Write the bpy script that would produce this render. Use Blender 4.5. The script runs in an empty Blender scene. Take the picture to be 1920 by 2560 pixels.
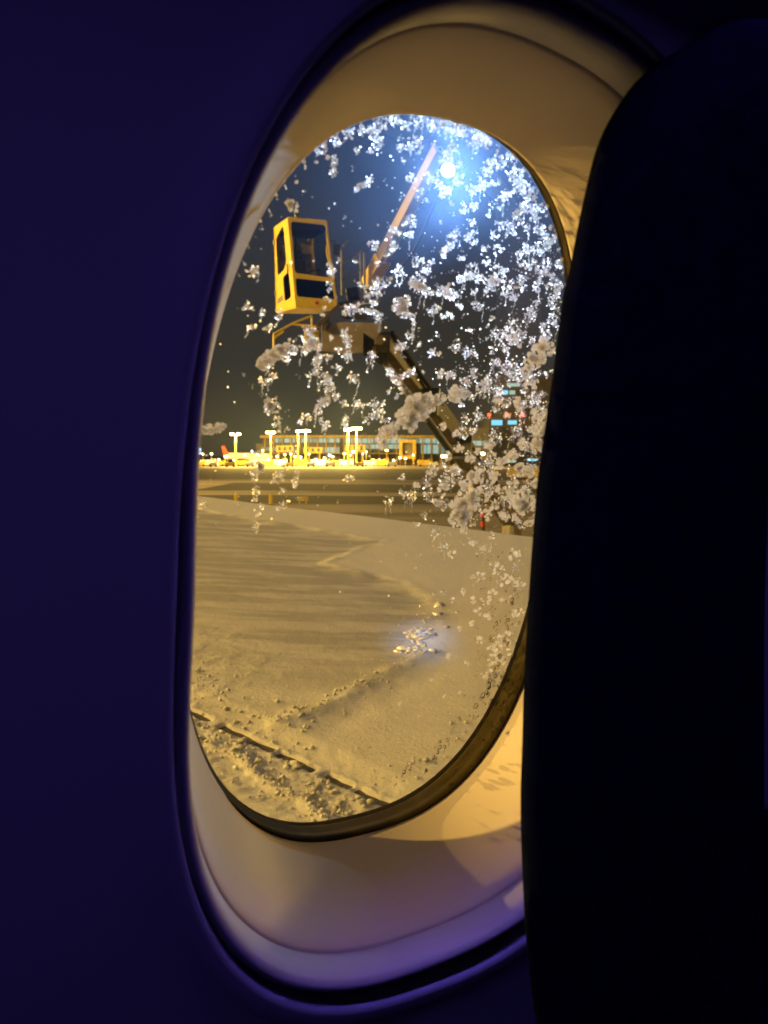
import bpy, math, random
import numpy as np
from mathutils import Vector, Matrix
from math import sin, cos, tan, atan, radians, pi

rnd = random.Random(7)
rng = np.random.default_rng(7)
SC = bpy.context.scene
COL = SC.collection
EYE = np.array([0.0, 0.0, 5.5])          # seated eye height above the apron

# ------------------------------------------------------------------ camera
F = 1857.0                                # focal length in pixels of the 1920 x 2560 photograph
PITCH = atan((1138 - 1280) / F)
cam_d = bpy.data.cameras.new('camera')
cam = bpy.data.objects.new('camera', cam_d)
COL.objects.link(cam)
cam.location = EYE
cam.rotation_euler = (pi / 2 + PITCH, 0, 0)
cam_d.sensor_fit = 'VERTICAL'
cam_d.sensor_height = 36.0
cam_d.lens = 36.0 * F / 2560
cam_d.clip_start = 0.02
cam_d.clip_end = 5000
cam_d.dof.use_dof = True
cam_d.dof.focus_distance = 0.95
cam_d.dof.aperture_fstop = 26.1 / 2.1     # about 2 mm of pupil, as in a telephone
SC.camera = cam

# ------------------------------------------------------------------ world, exposure
W = bpy.data.worlds.new('World')
SC.world = W
W.use_nodes = True
wn = W.node_tree.nodes; wl = W.node_tree.links
wn.clear()
wo = wn.new('ShaderNodeOutputWorld')
tc = wn.new('ShaderNodeTexCoord')
sep = wn.new('ShaderNodeSeparateXYZ')
wl.new(tc.outputs['Generated'], sep.inputs[0])
cr = wn.new('ShaderNodeValToRGB')
cr.color_ramp.interpolation = 'EASE'
e = cr.color_ramp.elements
e[0].position = 0.0; e[0].color = (0.072, 0.053, 0.026, 1)     # town glow on the low cloud
e[1].position = 0.45; e[1].color = (0.028, 0.038, 0.066, 1)
m_ = e.new(0.13); m_.color = (0.044, 0.039, 0.031, 1)
wl.new(sep.outputs['Z'], cr.inputs[0])
sky = wn.new('ShaderNodeTexSky')
sky.sky_type = 'NISHITA'
sky.sun_disc = False
sky.sun_elevation = radians(-4)
sky.sun_rotation = radians(250)
bg1 = wn.new('ShaderNodeBackground'); bg1.inputs[1].default_value = 0.85
bg2 = wn.new('ShaderNodeBackground'); bg2.inputs[1].default_value = 0.05
add = wn.new('ShaderNodeAddShader')
wl.new(cr.outputs[0], bg1.inputs[0]); wl.new(sky.outputs[0], bg2.inputs[0])
wl.new(bg1.outputs[0], add.inputs[0]); wl.new(bg2.outputs[0], add.inputs[1])
wl.new(add.outputs[0], wo.inputs[0])

SC.view_settings.view_transform = 'Standard'
SC.view_settings.look = 'None'
SC.view_settings.gamma = 1.0
SC.view_settings.exposure = 0.0
SC.view_settings.use_curve_mapping = False
SC.render.engine = 'CYCLES'
SC.cycles.max_bounces = 10
SC.cycles.transparent_max_bounces = 24
SC.cycles.sample_clamp_indirect = 3.0
SC.cycles.use_light_tree = True
SC.cycles.use_denoising = True
SC.cycles.caustics_reflective = False
SC.cycles.caustics_refractive = False

SODIUM = (1.0, 0.60, 0.13)
def lamp(name, kind, loc, power, color, radius=0.3):
    l = bpy.data.lights.new(name, kind)
    l.energy = power; l.color = color; l.shadow_soft_size = radius
    o = bpy.data.objects.new(name, l); COL.objects.link(o); o.location = loc
    return o
# unseen apron floodlights, added at guessed positions for the sodium light
lamp('unseen_floodlight', 'POINT', (-43, -9, 5.5 + 15), 84000, SODIUM, 0.35)
lamp('unseen_floodlight', 'POINT', (-34.7, 20, 5.5 + 11), 86000, SODIUM, 0.10)
lamp('unseen_floodlight', 'POINT', (60, 90, 5.5 + 13), 66000, SODIUM, 5.0)
lamp('unseen_floodlight', 'POINT', (16, -14, 5.5 + 30), 5000, SODIUM, 0.6)
lamp('unseen_floodlight', 'POINT', (-75, 125, 5.5 + 22), 400000, SODIUM, 0.6)

# ------------------------------------------------------------------ helpers
def vec(a): return np.array(a, float)
_c, _s = cos(PITCH), sin(PITCH)
def ray(x, y):
    X = (x - 960) / F; Z = -(y - 1280) / F
    return vec((X, _c - Z * _s, _s + Z * _c))
def P(x, y, Y):
    """world point seen at photo pixel x, y at Y metres ahead"""
    r = ray(x, y)
    return EYE + r * (Y / r[1])
# frame of the cabin side: u along the fuselage, v up the leaning side wall, s outwards
TH, PH, CU, CV, D0 = 0.49209, 0.23852, 0.23780, -0.14490, 0.29035
H_ = vec((cos(TH), sin(TH), 0)); N0 = vec((sin(TH), -cos(TH), 0))
V_ = cos(PH) * vec((0, 0, 1)) + sin(PH) * N0
N_ = np.cross(H_, V_)                      # into the cabin
OUT = vec((-sin(TH), cos(TH), 0))          # level, away from the fuselage
def FR(u, v, s):
    u = np.asarray(u, float)[..., None]; v = np.asarray(v, float)[..., None]; s = np.asarray(s, float)[..., None]
    return EYE + H_ * (u + CU) + V_ * (v + CV) - N_ * (D0 + s)
def UV(x, y, s):
    r = ray(x, y); t = -(D0 + s) / (r @ N_); X = r * t
    return X @ H_ - CU, X @ V_ - CV, t

def tag(o, label=None, cat=None, group=None, kind=None):
    if label: o['label'] = label
    if cat: o['category'] = cat
    if group: o['group'] = group
    if kind: o['kind'] = kind
    return o
def adopt(o, parent):
    if parent is not None:
        o.parent = parent
        o.matrix_parent_inverse = ABS[parent.name].inverted()
ABS = {}
def empty(name, loc):
    o = bpy.data.objects.new(name, None); COL.objects.link(o)
    o.location = loc; o.empty_display_size = 0.1
    ABS[o.name] = Matrix.Translation(Vector(loc))
    return o
def link_mesh(name, me, mat, parent=None, smooth=False):
    o = bpy.data.objects.new(name, me); COL.objects.link(o)
    if mat is not None and len(me.materials) == 0: me.materials.append(mat)
    if smooth: me.polygons.foreach_set('use_smooth', np.ones(len(me.polygons), bool))
    ABS[o.name] = Matrix.Identity(4)
    adopt(o, parent)
    return o
def arr_mesh(name, V, Fc, mat, parent=None, smooth=False):
    me = bpy.data.meshes.new(name)
    V = np.asarray(V, np.float32); Fc = np.asarray(Fc, np.int32)
    k = Fc.shape[1]
    me.vertices.add(len(V)); me.vertices.foreach_set('co', V.ravel())
    me.loops.add(Fc.size); me.loops.foreach_set('vertex_index', Fc.ravel())
    me.polygons.add(len(Fc))
    me.polygons.foreach_set('loop_start', np.arange(len(Fc), dtype=np.int32) * k)
    me.update(calc_edges=True); me.validate()
    return link_mesh(name, me, mat, parent, smooth)
class MB:
    def __init__(s): s.v = []; s.f = []
    def add(s, V, Fc):
        b = len(s.v); s.v += [tuple(map(float, p)) for p in V]; s.f += [tuple(b + i for i in q) for q in Fc]; return s
    def hexa(s, q8):
        return s.add(q8, [(3, 2, 1, 0), (4, 5, 6, 7), (0, 1, 5, 4), (1, 2, 6, 5), (2, 3, 7, 6), (3, 0, 4, 7)])
    def box(s, c, size, ax=None):
        c = vec(c); ax = [vec(a) for a in (ax or ((1, 0, 0), (0, 1, 0), (0, 0, 1)))]
        hx, hy, hz = [a * k / 2 for a, k in zip(ax, size)]
        return s.hexa([c - hx - hy - hz, c + hx - hy - hz, c + hx + hy - hz, c - hx + hy - hz, c - hx - hy + hz, c + hx - hy + hz, c + hx + hy + hz, c - hx + hy + hz])
    def bar(s, p0, p1, w, t, up=(0, 0, 1), w1=None, t1=None):
        p0, p1 = vec(p0), vec(p1); d = p1 - p0; d /= np.linalg.norm(d)
        x = np.cross(d, vec(up)); x /= np.linalg.norm(x); y = np.cross(x, d)
        w1 = w if w1 is None else w1; t1 = t if t1 is None else t1
        A = [p0 - x * w / 2 - y * t / 2, p0 + x * w / 2 - y * t / 2, p0 + x * w / 2 + y * t / 2, p0 - x * w / 2 + y * t / 2]
        B = [p1 - x * w1 / 2 - y * t1 / 2, p1 + x * w1 / 2 - y * t1 / 2, p1 + x * w1 / 2 + y * t1 / 2, p1 - x * w1 / 2 + y * t1 / 2]
        return s.hexa(A + B)
    def tube(s, pts, r, n=8, r1=None):
        pts = [vec(p) for p in pts]; m = len(pts); V = []; Fc = []
        for i, p in enumerate(pts):
            d = pts[min(i + 1, m - 1)] - pts[max(i - 1, 0)]; d /= np.linalg.norm(d)
            a = np.cross(d, (0, 0, 1) if abs(d[2]) < .9 else (1, 0, 0)); a /= np.linalg.norm(a); b = np.cross(a, d)
            rr = r if r1 is None else r + (r1 - r) * i / (m - 1)
            V += [p + rr * (a * cos(2 * pi * k / n) + b * sin(2 * pi * k / n)) for k in range(n)]
        for i in range(m - 1):
            Fc += [(i * n + k, i * n + (k + 1) % n, (i + 1) * n + (k + 1) % n, (i + 1) * n + k) for k in range(n)]
        Fc += [tuple(range(n))[::-1], tuple((m - 1) * n + k for k in range(n))]
        return s.add(V, Fc)
    def prism(s, poly, d):
        n = len(poly); d = vec(d); poly = [vec(p) for p in poly]
        return s.add(poly + [p + d for p in poly], [tuple(range(n))[::-1], tuple(range(n, 2 * n))] + [(i, (i + 1) % n, n + (i + 1) % n, n + i) for i in range(n)])
    def build(s, name, mat, parent=None, smooth=False, bevel=0.0):
        me = bpy.data.meshes.new(name); me.from_pydata(s.v, [], s.f); me.update()
        o = link_mesh(name, me, mat, parent, smooth)
        if bevel:
            b = o.modifiers.new('bevel', 'BEVEL'); b.width = bevel; b.segments = 2; b.limit_method = 'ANGLE'
        return o
def copy_tree(o, parent=None, shift=None):
    c = o.copy(); COL.objects.link(c)
    if parent is not None: c.parent = parent
    if shift is not None: c.location = Vector(o.location) + Vector(shift)
    for ch in list(o.children): copy_tree(ch, c)
    return c

# ------------------------------------------------------------------ noise in numpy
_perm = rng.random((512, 512))
def vnoise(x, y):
    xi = np.floor(x).astype(int); yi = np.floor(y).astype(int); fx = x - xi; fy = y - yi
    fx = fx * fx * (3 - 2 * fx); fy = fy * fy * (3 - 2 * fy)
    g = lambda a, b: _perm[a % 512, b % 512]
    return (g(xi, yi) * (1 - fx) + g(xi + 1, yi) * fx) * (1 - fy) + (g(xi, yi + 1) * (1 - fx) + g(xi + 1, yi + 1) * fx) * fy
def fbm(x, y, o=4):
    t = 0; a = 1; n = 0
    for i in range(o):
        t = t + a * vnoise(x * 2 ** i + 37.1 * i, y * 2 ** i + 11.7 * i); n += a; a *= .5
    return t / n
def sstep(a, b, x):
    t = np.clip((x - a) / (b - a), 0, 1); return t * t * (3 - 2 * t)

# ------------------------------------------------------------------ materials
def mat(name, color=(.5, .5, .5), rough=.5, metal=0., noise=None, bump=None, spec=.5, emit=None, estr=0., coat=0.):
    m = bpy.data.materials.new(name); m.use_nodes = True
    nt = m.node_tree; b = nt.nodes['Principled BSDF']
    b.inputs['Base Color'].default_value = (*color, 1); b.inputs['Roughness'].default_value = rough
    b.inputs['Metallic'].default_value = metal; b.inputs['Specular IOR Level'].default_value = spec
    b.inputs['Coat Weight'].default_value = coat
    if emit:
        b.inputs['Emission Color'].default_value = (*emit, 1); b.inputs['Emission Strength'].default_value = estr
    tcn = nt.nodes.new('ShaderNodeTexCoord')
    if noise:      # (scale, second colour, lo, hi[, stretch])
        mp = nt.nodes.new('ShaderNodeMapping'); nt.links.new(tcn.outputs['Object'], mp.inputs[0])
        if len(noise) > 4: mp.inputs['Scale'].default_value = noise[4]
        n = nt.nodes.new('ShaderNodeTexNoise'); n.inputs['Scale'].default_value = noise[0]; n.inputs['Detail'].default_value = 6
        nt.links.new(mp.outputs[0], n.inputs['Vector'])
        r = nt.nodes.new('ShaderNodeMapRange'); r.inputs[1].default_value = noise[2]; r.inputs[2].default_value = noise[3]
        nt.links.new(n.outputs['Fac'], r.inputs[0])
        mx = nt.nodes.new('ShaderNodeMix'); mx.data_type = 'RGBA'
        mx.inputs[6].default_value = (*color, 1); mx.inputs[7].default_value = (*noise[1], 1)
        nt.links.new(r.outputs[0], mx.inputs[0]); nt.links.new(mx.outputs[2], b.inputs['Base Color'])
    if bump:       # (scale, strength, distance)
        n2 = nt.nodes.new('ShaderNodeTexNoise'); n2.inputs['Scale'].default_value = bump[0]; n2.inputs['Detail'].default_value = 5
        nt.links.new(tcn.outputs['Object'], n2.inputs['Vector'])
        bp = nt.nodes.new('ShaderNodeBump'); bp.inputs['Strength'].default_value = bump[1]; bp.inputs['Distance'].default_value = bump[2]
        nt.links.new(n2.outputs['Fac'], bp.inputs['Height']); nt.links.new(bp.outputs[0], b.inputs['Normal'])
    return m
def emis(name, color, strength, base=(.05, .05, .05)):
    return mat(name, base, .5, emit=color, estr=strength)

M_wall = mat('wall_plastic', (.50, .50, .52), .55, noise=(3, (.46, .46, .49), .3, .7), bump=(900, .12, .0004))
M_bezel = mat('bezel_plastic', (.56, .55, .54), .45, noise=(14, (.51, .50, .50), .35, .7), bump=(700, .08, .0003))
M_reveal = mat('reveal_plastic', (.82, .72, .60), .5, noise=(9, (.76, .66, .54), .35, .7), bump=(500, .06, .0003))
M_seal = mat('seal_rubber', (.030, .022, .007), .8, noise=(60, (.045, .034, .012), .5, .75), bump=(400, .3, .0004), spec=.04)
M_skin = mat('fuselage_paint', (.75, .75, .75), .4)
M_seat = mat('seat_leather', (.004, .0055, .013), 1.0, noise=(120, (.003, .004, .009), .4, .6), bump=(260, .35, .0008), spec=.0)
M_seatpipe = mat('seat_piping', (.004, .004, .006), .6)
M_cabin = mat('cabin_lining', (.05, .05, .055), .8)
M_yellow = mat('yellow_paint', (.72, .53, .008), .42, noise=(3.5, (.60, .43, .008), .4, .75), bump=(7, .04, .01), coat=.2)
M_boom = mat('boom_paint_shaded', (.14, .105, .058), .6, noise=(2.5, (.075, .056, .028), .4, .7))  # yellow paint mixed dark brown, the tone of the boom's shaded side
M_grey = mat('grey_steel', (.25, .24, .22), .5, metal=.3, noise=(6, (.17, .16, .14), .4, .7))
M_pale = mat('pale_panel', (.27, .235, .17), .55, noise=(3, (.20, .17, .12), .4, .7))
M_dark = mat('dark_steel', (.03, .03, .03), .5, noise=(8, (.06, .055, .05), .5, .7))
M_rubber = mat('black_rubber', (.012, .012, .012), .8)
M_red = mat('red_plastic', (.5, .03, .02), .4)
M_trim = mat('cab_lining', (.48, .44, .38), .7, noise=(5, (.2, .19, .17), .4, .7))
M_asphalt = mat('asphalt', (.016, .015, .014), .85, noise=(.12, (.05, .045, .04), .5, .75, (1, 4, 1)), bump=(3, .4, .03))
M_apron = mat('snowy_ground', (.25, .225, .19), .8, noise=(.035, (.12, .105, .09), .42, .62, (1, 3.2, 1)), bump=(.9, .6, .15))
M_snow = None

def pane_material(name, scatter, rough, refl, tint=(.97, .98, .98, 1)):
    m = bpy.data.materials.new(name); m.use_nodes = True
    nt = m.node_tree; nt.nodes.clear(); L = nt.links
    out = nt.nodes.new('ShaderNodeOutputMaterial')
    tr = nt.nodes.new('ShaderNodeBsdfTransparent'); tr.inputs[0].default_value = tint
    cur = tr
    if scatter > 0:
        rf = nt.nodes.new('ShaderNodeBsdfRefraction'); rf.inputs['IOR'].default_value = 1.09; rf.inputs['Roughness'].default_value = rough
        rf.inputs['Color'].default_value = (.34, .56, 1, 1)  # blue of the lamp's halo is put into the scatter colour
        rg = nt.nodes.new('ShaderNodeBsdfRefraction'); rg.inputs['IOR'].default_value = 1 / 1.09; rg.inputs['Roughness'].default_value = rough
        rg.inputs['Color'].default_value = (.32, .54, 1, 1); rm = nt.nodes.new('ShaderNodeMixShader'); L.new(rf.outputs[0], rm.inputs[1]); L.new(rg.outputs[0], rm.inputs[2])
        mx = nt.nodes.new('ShaderNodeMixShader')
        n = nt.nodes.new('ShaderNodeTexNoise'); n.inputs['Scale'].default_value = 18; n.inputs['Detail'].default_value = 5
        t = nt.nodes.new('ShaderNodeTexCoord'); L.new(t.outputs['Object'], n.inputs['Vector'])
        r = nt.nodes.new('ShaderNodeMapRange'); r.inputs[1].default_value = .3; r.inputs[2].default_value = .75
        r.inputs[3].default_value = scatter * .5; r.inputs[4].default_value = scatter * 1.6
        L.new(n.outputs['Fac'], r.inputs[0]); L.new(r.outputs[0], mx.inputs[0])
        L.new(tr.outputs[0], mx.inputs[1]); L.new(rm.outputs[0], mx.inputs[2]); cur = mx
    gl = nt.nodes.new('ShaderNodeBsdfGlossy'); gl.inputs['Roughness'].default_value = .02
    mx2 = nt.nodes.new('ShaderNodeMixShader'); mx2.inputs[0].default_value = refl
    L.new(cur.outputs[0], mx2.inputs[1]); L.new(gl.outputs[0], mx2.inputs[2]); L.new(mx2.outputs[0], out.inputs[0])
    return m
M_pane = pane_material('window_glass', .0125, .9, .02)
M_cabglass = pane_material('cab_glass', 0, 0, .05, (.80, .82, .84, 1))  # tint stands in for the dark of the unlit cab

def ice_material(nm='ice_crystal', soft=.86, clear=.62, rg=.74):
    m = bpy.data.materials.new(nm); m.use_nodes = True
    nt = m.node_tree; nt.nodes.clear(); L = nt.links
    out = nt.nodes.new('ShaderNodeOutputMaterial')
    rf = nt.nodes.new('ShaderNodeBsdfRefraction'); rf.inputs['IOR'].default_value = 1.31; rf.inputs['Roughness'].default_value = rg
    gl = nt.nodes.new('ShaderNodeBsdfGlossy'); gl.inputs['Roughness'].default_value = .32; gl.inputs['Color'].default_value = (1, 1, 1, 1)
    df = nt.nodes.new('ShaderNodeBsdfDiffuse'); df.inputs[0].default_value = (.55, .55, .55, 1)
    tl = nt.nodes.new('ShaderNodeBsdfTranslucent'); tl.inputs[0].default_value = (.55, .55, .55, 1)
    tp = nt.nodes.new('ShaderNodeBsdfTransparent'); tp.inputs[0].default_value = (.9, .92, .94, 1)
    def mix(a, b, f):
        x = nt.nodes.new('ShaderNodeMixShader'); x.inputs[0].default_value = f
        L.new(a.outputs[0], x.inputs[1]); L.new(b.outputs[0], x.inputs[2]); return x
    body = mix(df, tl, .5)
    a = mix(rf, gl, .07)
    a = mix(a, body, soft)
    a = mix(a, tp, clear)
    # a grain is read as one frosted interface: light enters at the far side and is bent once
    geo = nt.nodes.new('ShaderNodeNewGeometry'); cl = nt.nodes.new('ShaderNodeBsdfTransparent')
    b = mix(a, cl, .5); L.new(geo.outputs['Backfacing'], b.inputs[0])
    L.new(b.outputs[0], out.inputs[0])
    return m
M_ice = ice_material(); M_bead = ice_material('melt_bead', .0, .03, .70)
def snow_lump_material():
    m = bpy.data.materials.new('wet_snow'); m.use_nodes = True
    nt = m.node_tree; nt.nodes.clear(); L = nt.links
    out = nt.nodes.new('ShaderNodeOutputMaterial')
    n = nt.nodes.new('ShaderNodeTexNoise'); n.inputs['Scale'].default_value = 260; n.inputs['Detail'].default_value = 5
    t = nt.nodes.new('ShaderNodeTexCoord'); L.new(t.outputs['Object'], n.inputs['Vector'])
    bp = nt.nodes.new('ShaderNodeBump'); bp.inputs['Strength'].default_value = .45; bp.inputs['Distance'].default_value = .0008
    L.new(n.outputs['Fac'], bp.inputs['Height'])
    df = nt.nodes.new('ShaderNodeBsdfDiffuse'); df.inputs[0].default_value = (.70, .69, .67, 1)
    tl = nt.nodes.new('ShaderNodeBsdfTranslucent'); tl.inputs[0].default_value = (.70, .69, .67, 1)
    gl = nt.nodes.new('ShaderNodeBsdfGlossy'); gl.inputs['Roughness'].default_value = .3
    for q in (df, tl, gl): L.new(bp.outputs[0], q.inputs['Normal'])
    x = nt.nodes.new('ShaderNodeMixShader'); x.inputs[0].default_value = .62
    L.new(df.outputs[0], x.inputs[1]); L.new(tl.outputs[0], x.inputs[2])
    y = nt.nodes.new('ShaderNodeMixShader'); y.inputs[0].default_value = .05
    L.new(x.outputs[0], y.inputs[1]); L.new(gl.outputs[0], y.inputs[2]); geo = nt.nodes.new('ShaderNodeNewGeometry'); cl = nt.nodes.new('ShaderNodeBsdfTransparent')
    z0 = nt.nodes.new('ShaderNodeMixShader'); z0.inputs[0].default_value = .40; L.new(y.outputs[0], z0.inputs[1]); L.new(cl.outputs[0], z0.inputs[2])
    z = nt.nodes.new('ShaderNodeMixShader'); L.new(geo.outputs['Backfacing'], z.inputs[0]); L.new(z0.outputs[0], z.inputs[1]); L.new(cl.outputs[0], z.inputs[2])
    L.new(z.outputs[0], out.inputs[0])
    return m
M_wet = snow_lump_material()

# ================================================================== THE GROUND
def sheet(name, pts, z, m, kind='structure'):
    b = MB(); b.add([(x, y, z) for x, y in pts], [tuple(range(len(pts)))])
    return tag(b.build(name, m), kind=kind)
def gp(x, y):      # point of the apron seen at a pixel
    r = ray(x, y); return (EYE + r * (-EYE[2] / r[2]))[:2]
g = sheet('ground', [(-3000, -60), (3000, -60), (3000, 4000), (-3000, 4000)], 0, M_apron)
def wavy(xa, xb, ya, yb, n=60, amp=1.5, tilt=0.0):
    lo = [(xa + (xb - xa) * i / n, ya + tilt * (xa + (xb - xa) * i / n) + amp * (float(fbm(np.array(i * .35), np.array(ya)) - .5) * 2)) for i in range(n + 1)]
    hi = [(xb - (xb - xa) * i / n, yb + tilt * (xb - (xb - xa) * i / n) + amp * (float(fbm(np.array(i * .4 + 50), np.array(yb)) - .5) * 2)) for i in range(n + 1)]
    return lo + hi
sheet('taxiway', wavy(-400, 500, 165, 300, 80, 9, -.12), .004, M_asphalt)
sheet('service_road', wavy(-120, 300, 84, 101, 60, 2.5, -.12), .004, M_asphalt)
sheet('service_road', wavy(-30, 300, 112, 140, 60, 6, -.2), .004, M_asphalt)

# ================================================================== THE WING
H0, KD = 1.9, .08                       # below the eye at the fuselage, dihedral
def WP(x, y):
    r = ray(x, y); t = -H0 / (r[2] - KD * (r @ OUT)); return EYE + r * t
def wz(X, Y): return EYE[2] - H0 + KD * (X * OUT[0] + Y * OUT[1])
A0, A1 = WP(490, 1247)[:2], WP(1330, 1352)[:2]
E_ = (A1 - A0) / np.linalg.norm(A1 - A0)               # along the far edge, towards the fuselage
I_ = np.array([E_[1], -E_[0]]); I_ = I_ if I_ @ (WP(700, 1900)[:2] - A0) > 0 else -I_
def pq(x, y):
    d = WP(x, y)[:2] - A0; return np.array([d @ E_, d @ I_])
LEN = float(np.linalg.norm(A1 - A0))
def segdist(p, q, poly):
    d = np.full(p.shape, 1e9)
    for (a, b) in zip(poly[:-1], poly[1:]):
        a = np.asarray(a); b = np.asarray(b); v = b - a; t = np.clip(((p - a[0]) * v[0] + (q - a[1]) * v[1]) / (v @ v), 0, 1)
        d = np.minimum(d, np.hypot(p - a[0] - t * v[0], q - a[1] - t * v[1]))
    return d
def sided(p, q, poly):                  # signed: + on the left of the polyline
    best = np.full(p.shape, 1e9); sg = np.zeros(p.shape)
    for (a, b) in zip(poly[:-1], poly[1:]):
        a = np.asarray(a); b = np.asarray(b); v = b - a; t = np.clip(((p - a[0]) * v[0] + (q - a[1]) * v[1]) / (v @ v), 0, 1)
        d = np.hypot(p - a[0] - t * v[0], q - a[1] - t * v[1]); c = v[0] * (q - a[1]) - v[1] * (p - a[0])
        m = d < best; best = np.where(m, d, best); sg = np.where(m, np.sign(c), sg)
    return best * sg
DRIFT = [pq(*t) for t in ((300, 1245), (490, 1283), (620, 1312), (780, 1336), (955, 1364), (880, 1388), (800, 1424), (860, 1442), (940, 1460), (1020, 1482), (1060, 1510), (1090, 1570), (1080, 1625), (1060, 1650), (960, 1705), (880, 1750), (800, 1790), (740, 1810), (690, 1830), (600, 1835), (520, 1790), (400, 1720))]
RIDGE = [pq(*t) for t in ((1060, 1650), (960, 1705), (880, 1750), (800, 1790), (740, 1810), (690, 1825))]
RIDGE2 = [pq(*t) for t in ((1120, 1660), (1040, 1720), (960, 1755), (900, 1790), (830, 1830))]
GAPA = [pq(*t) for t in ((478, 1782), (560, 1822), (640, 1860), (770, 1922), (860, 1965), (955, 2010), (1060, 2058))]
FOOT = [pq(*t) for t in ((455, 1850), (560, 1880), (610, 1900), (632, 1940), (690, 1980), (750, 2005), (800, 2050), (840, 2085))]
g0, g1 = GAPA[0], GAPA[-1]
GD = (g1 - g0) / np.linalg.norm(g1 - g0); GN = np.array([-GD[1], GD[0]])
GN = GN if GN @ (pq(480, 1950) - g0) > 0 else -GN      # towards the lower left
GLEN = float(np.linalg.norm(g1 - g0))
def _t(x, y): return float((pq(x, y) - g0) @ GD)
OPENS = [(_t(a[0], a[1]), _t(b_[0], b_[1])) for a, b_ in (((440, 1764), (524, 1805)), ((552, 1816), (684, 1879)), ((690, 1885), (782, 1930)), ((806, 1941), (876, 1972)), ((886, 1976), (1100, 2075)))]
def gapmask(t):
    m = t * 0.
    for a, b_ in OPENS: m = np.maximum(m, sstep(a - .012, a + .012, t) * (1 - sstep(b_ - .012, b_ + .012, t)))
    return m
ST = pq(860, 1535) - pq(470, 1432); ST = ST / np.linalg.norm(ST)
def snow_h(p, q):
    big = fbm(p * .5, q * .5, 3) - .5
    mid = fbm(p * 2.2 + 9, q * 2.2, 4) - .5
    fin = fbm(p * 11 + 3, q * 11 + 8, 4) - .5
    h = .045 + big * .030 + mid * .006 + fin * .0045
    sd = sided(p, q, DRIFT)             # one side thin and wind-scoured, the other thick
    thick = sstep(-.05, .10, sd + .25 * (fbm(p * 3, q * 3, 4) - .5)) if DR_SIGN > 0 else sstep(-.05, .10, -sd + .25 * (fbm(p * 3, q * 3, 4) - .5))
    near0 = sstep(3.6, 5.2, q)
    h = h + .030 * thick * (1 - .85 * near0)
    edge = np.exp(-(np.abs(sd) / .10) ** 2)
    h = h + edge * (1 - .8 * near0) * (.013 + .035 * (fbm(p * 6, q * 6, 3) - .5))
    # wind streaks on the thin side
    sa_, sc_ = p * ST[0] + q * ST[1], q * ST[0] - p * ST[1]
    st = fbm(sa_ * 1.0, sc_ * 7.0, 5) - .5
    near = sstep(3.2, 6.5, q)
    h = h + (1 - thick) * st * .017 * (1 - .7 * near)
    r = segdist(p, q, RIDGE); h = h + .011 * np.exp(-(r / .07) ** 2) * (.4 + 1.4 * fbm(p * 9, q * 9, 3)) + .006 * np.exp(-(r / .3) ** 2)
    r = segdist(p, q, RIDGE2); h = h - .009 * np.exp(-(r / .11) ** 2) * (.3 + 1.4 * fbm(p * 5, q * 5, 3))
    # trampled band along the gap
    t0 = (p - g0[0]) * GD[0] + (q - g0[1]) * GD[1]; c0 = (p - g0[0]) * GN[0] + (q - g0[1]) * GN[1]
    thin = sstep(-.22, -.05, c0) * (1 - sstep(.3, .55, c0)); h = h * (1 - thin) + thin * (.012 + fin * .004 + mid * .003)
    t = (p - g0[0]) * GD[0] + (q - g0[1]) * GD[1]; c = (p - g0[0]) * GN[0] + (q - g0[1]) * GN[1]
    band = sstep(-.25, .0, c) * (1 - sstep(.38, .55, c + .25 * (fbm(p * 4, q * 4, 3) - .5)))
    lum = fbm(p * 26 + 1, q * 26, 3)
    h = h + band * (.007 * sstep(.5, .72, lum) - .003)
    f = segdist(p, q, FOOT); h = h + .022 * np.exp(-(f / .035) ** 2)
    left = sstep(1.2, 0, p - pq(560, 1700)[0]) * sstep(5.2, 6.2, q)
    h = h + left * .004 * sstep(.55, .75, fbm(p * 9 + 7, q * 9, 3))
    # open stretches of the gap
    w = .024 + .008 * (fbm(t * 14, c * 0, 2) - .5)
    hole = sstep(w + .012, w - .006, np.abs(c + .004 * np.sin(t * 30))) * gapmask(t) * (1 - sstep(GLEN + .3, GLEN + .5, t))
    h = h * (1 - hole) - .016 * hole
    # rounded lip on the far edge
    h = h * sstep(-.03, .12, q + .02 * (fbm(p * 8, q, 3) - .5)) 
    return h
DR_SIGN = 1
DR_SIGN = 1 if sided(np.array([pq(1150, 1420)[0]]), np.array([pq(1150, 1420)[1]]), DRIFT)[0] > 0 else -1
def to_w(p, q, h):
    X = A0[0] + E_[0] * p + I_[0] * q; Y = A0[1] + E_[1] * p + I_[1] * q
    return np.stack([X, Y, wz(X, Y) + h], -1)
def grid_mesh(name, P0, P1, Q0, Q1, dp, dq, fn, m, parent):
    ps = np.arange(P0, P1 + dp / 2, dp); qs = np.arange(Q0, Q1 + dq / 2, dq)
    p, q = np.meshgrid(ps, qs); V = to_w(p, q, fn(p, q)).reshape(-1, 3)
    a, b = p.shape; i = np.arange(a * b).reshape(a, b)
    Fc = np.stack([i[:-1, :-1], i[1:, :-1], i[1:, 1:], i[:-1, 1:]], -1).reshape(-1, 4)
    nrm = np.cross(V[Fc[0, 1]] - V[Fc[0, 0]], V[Fc[0, 2]] - V[Fc[0, 0]])
    if nrm[2] < 0: Fc = Fc[:, ::-1]
    return arr_mesh(name, V, Fc, m, parent, True)
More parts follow.
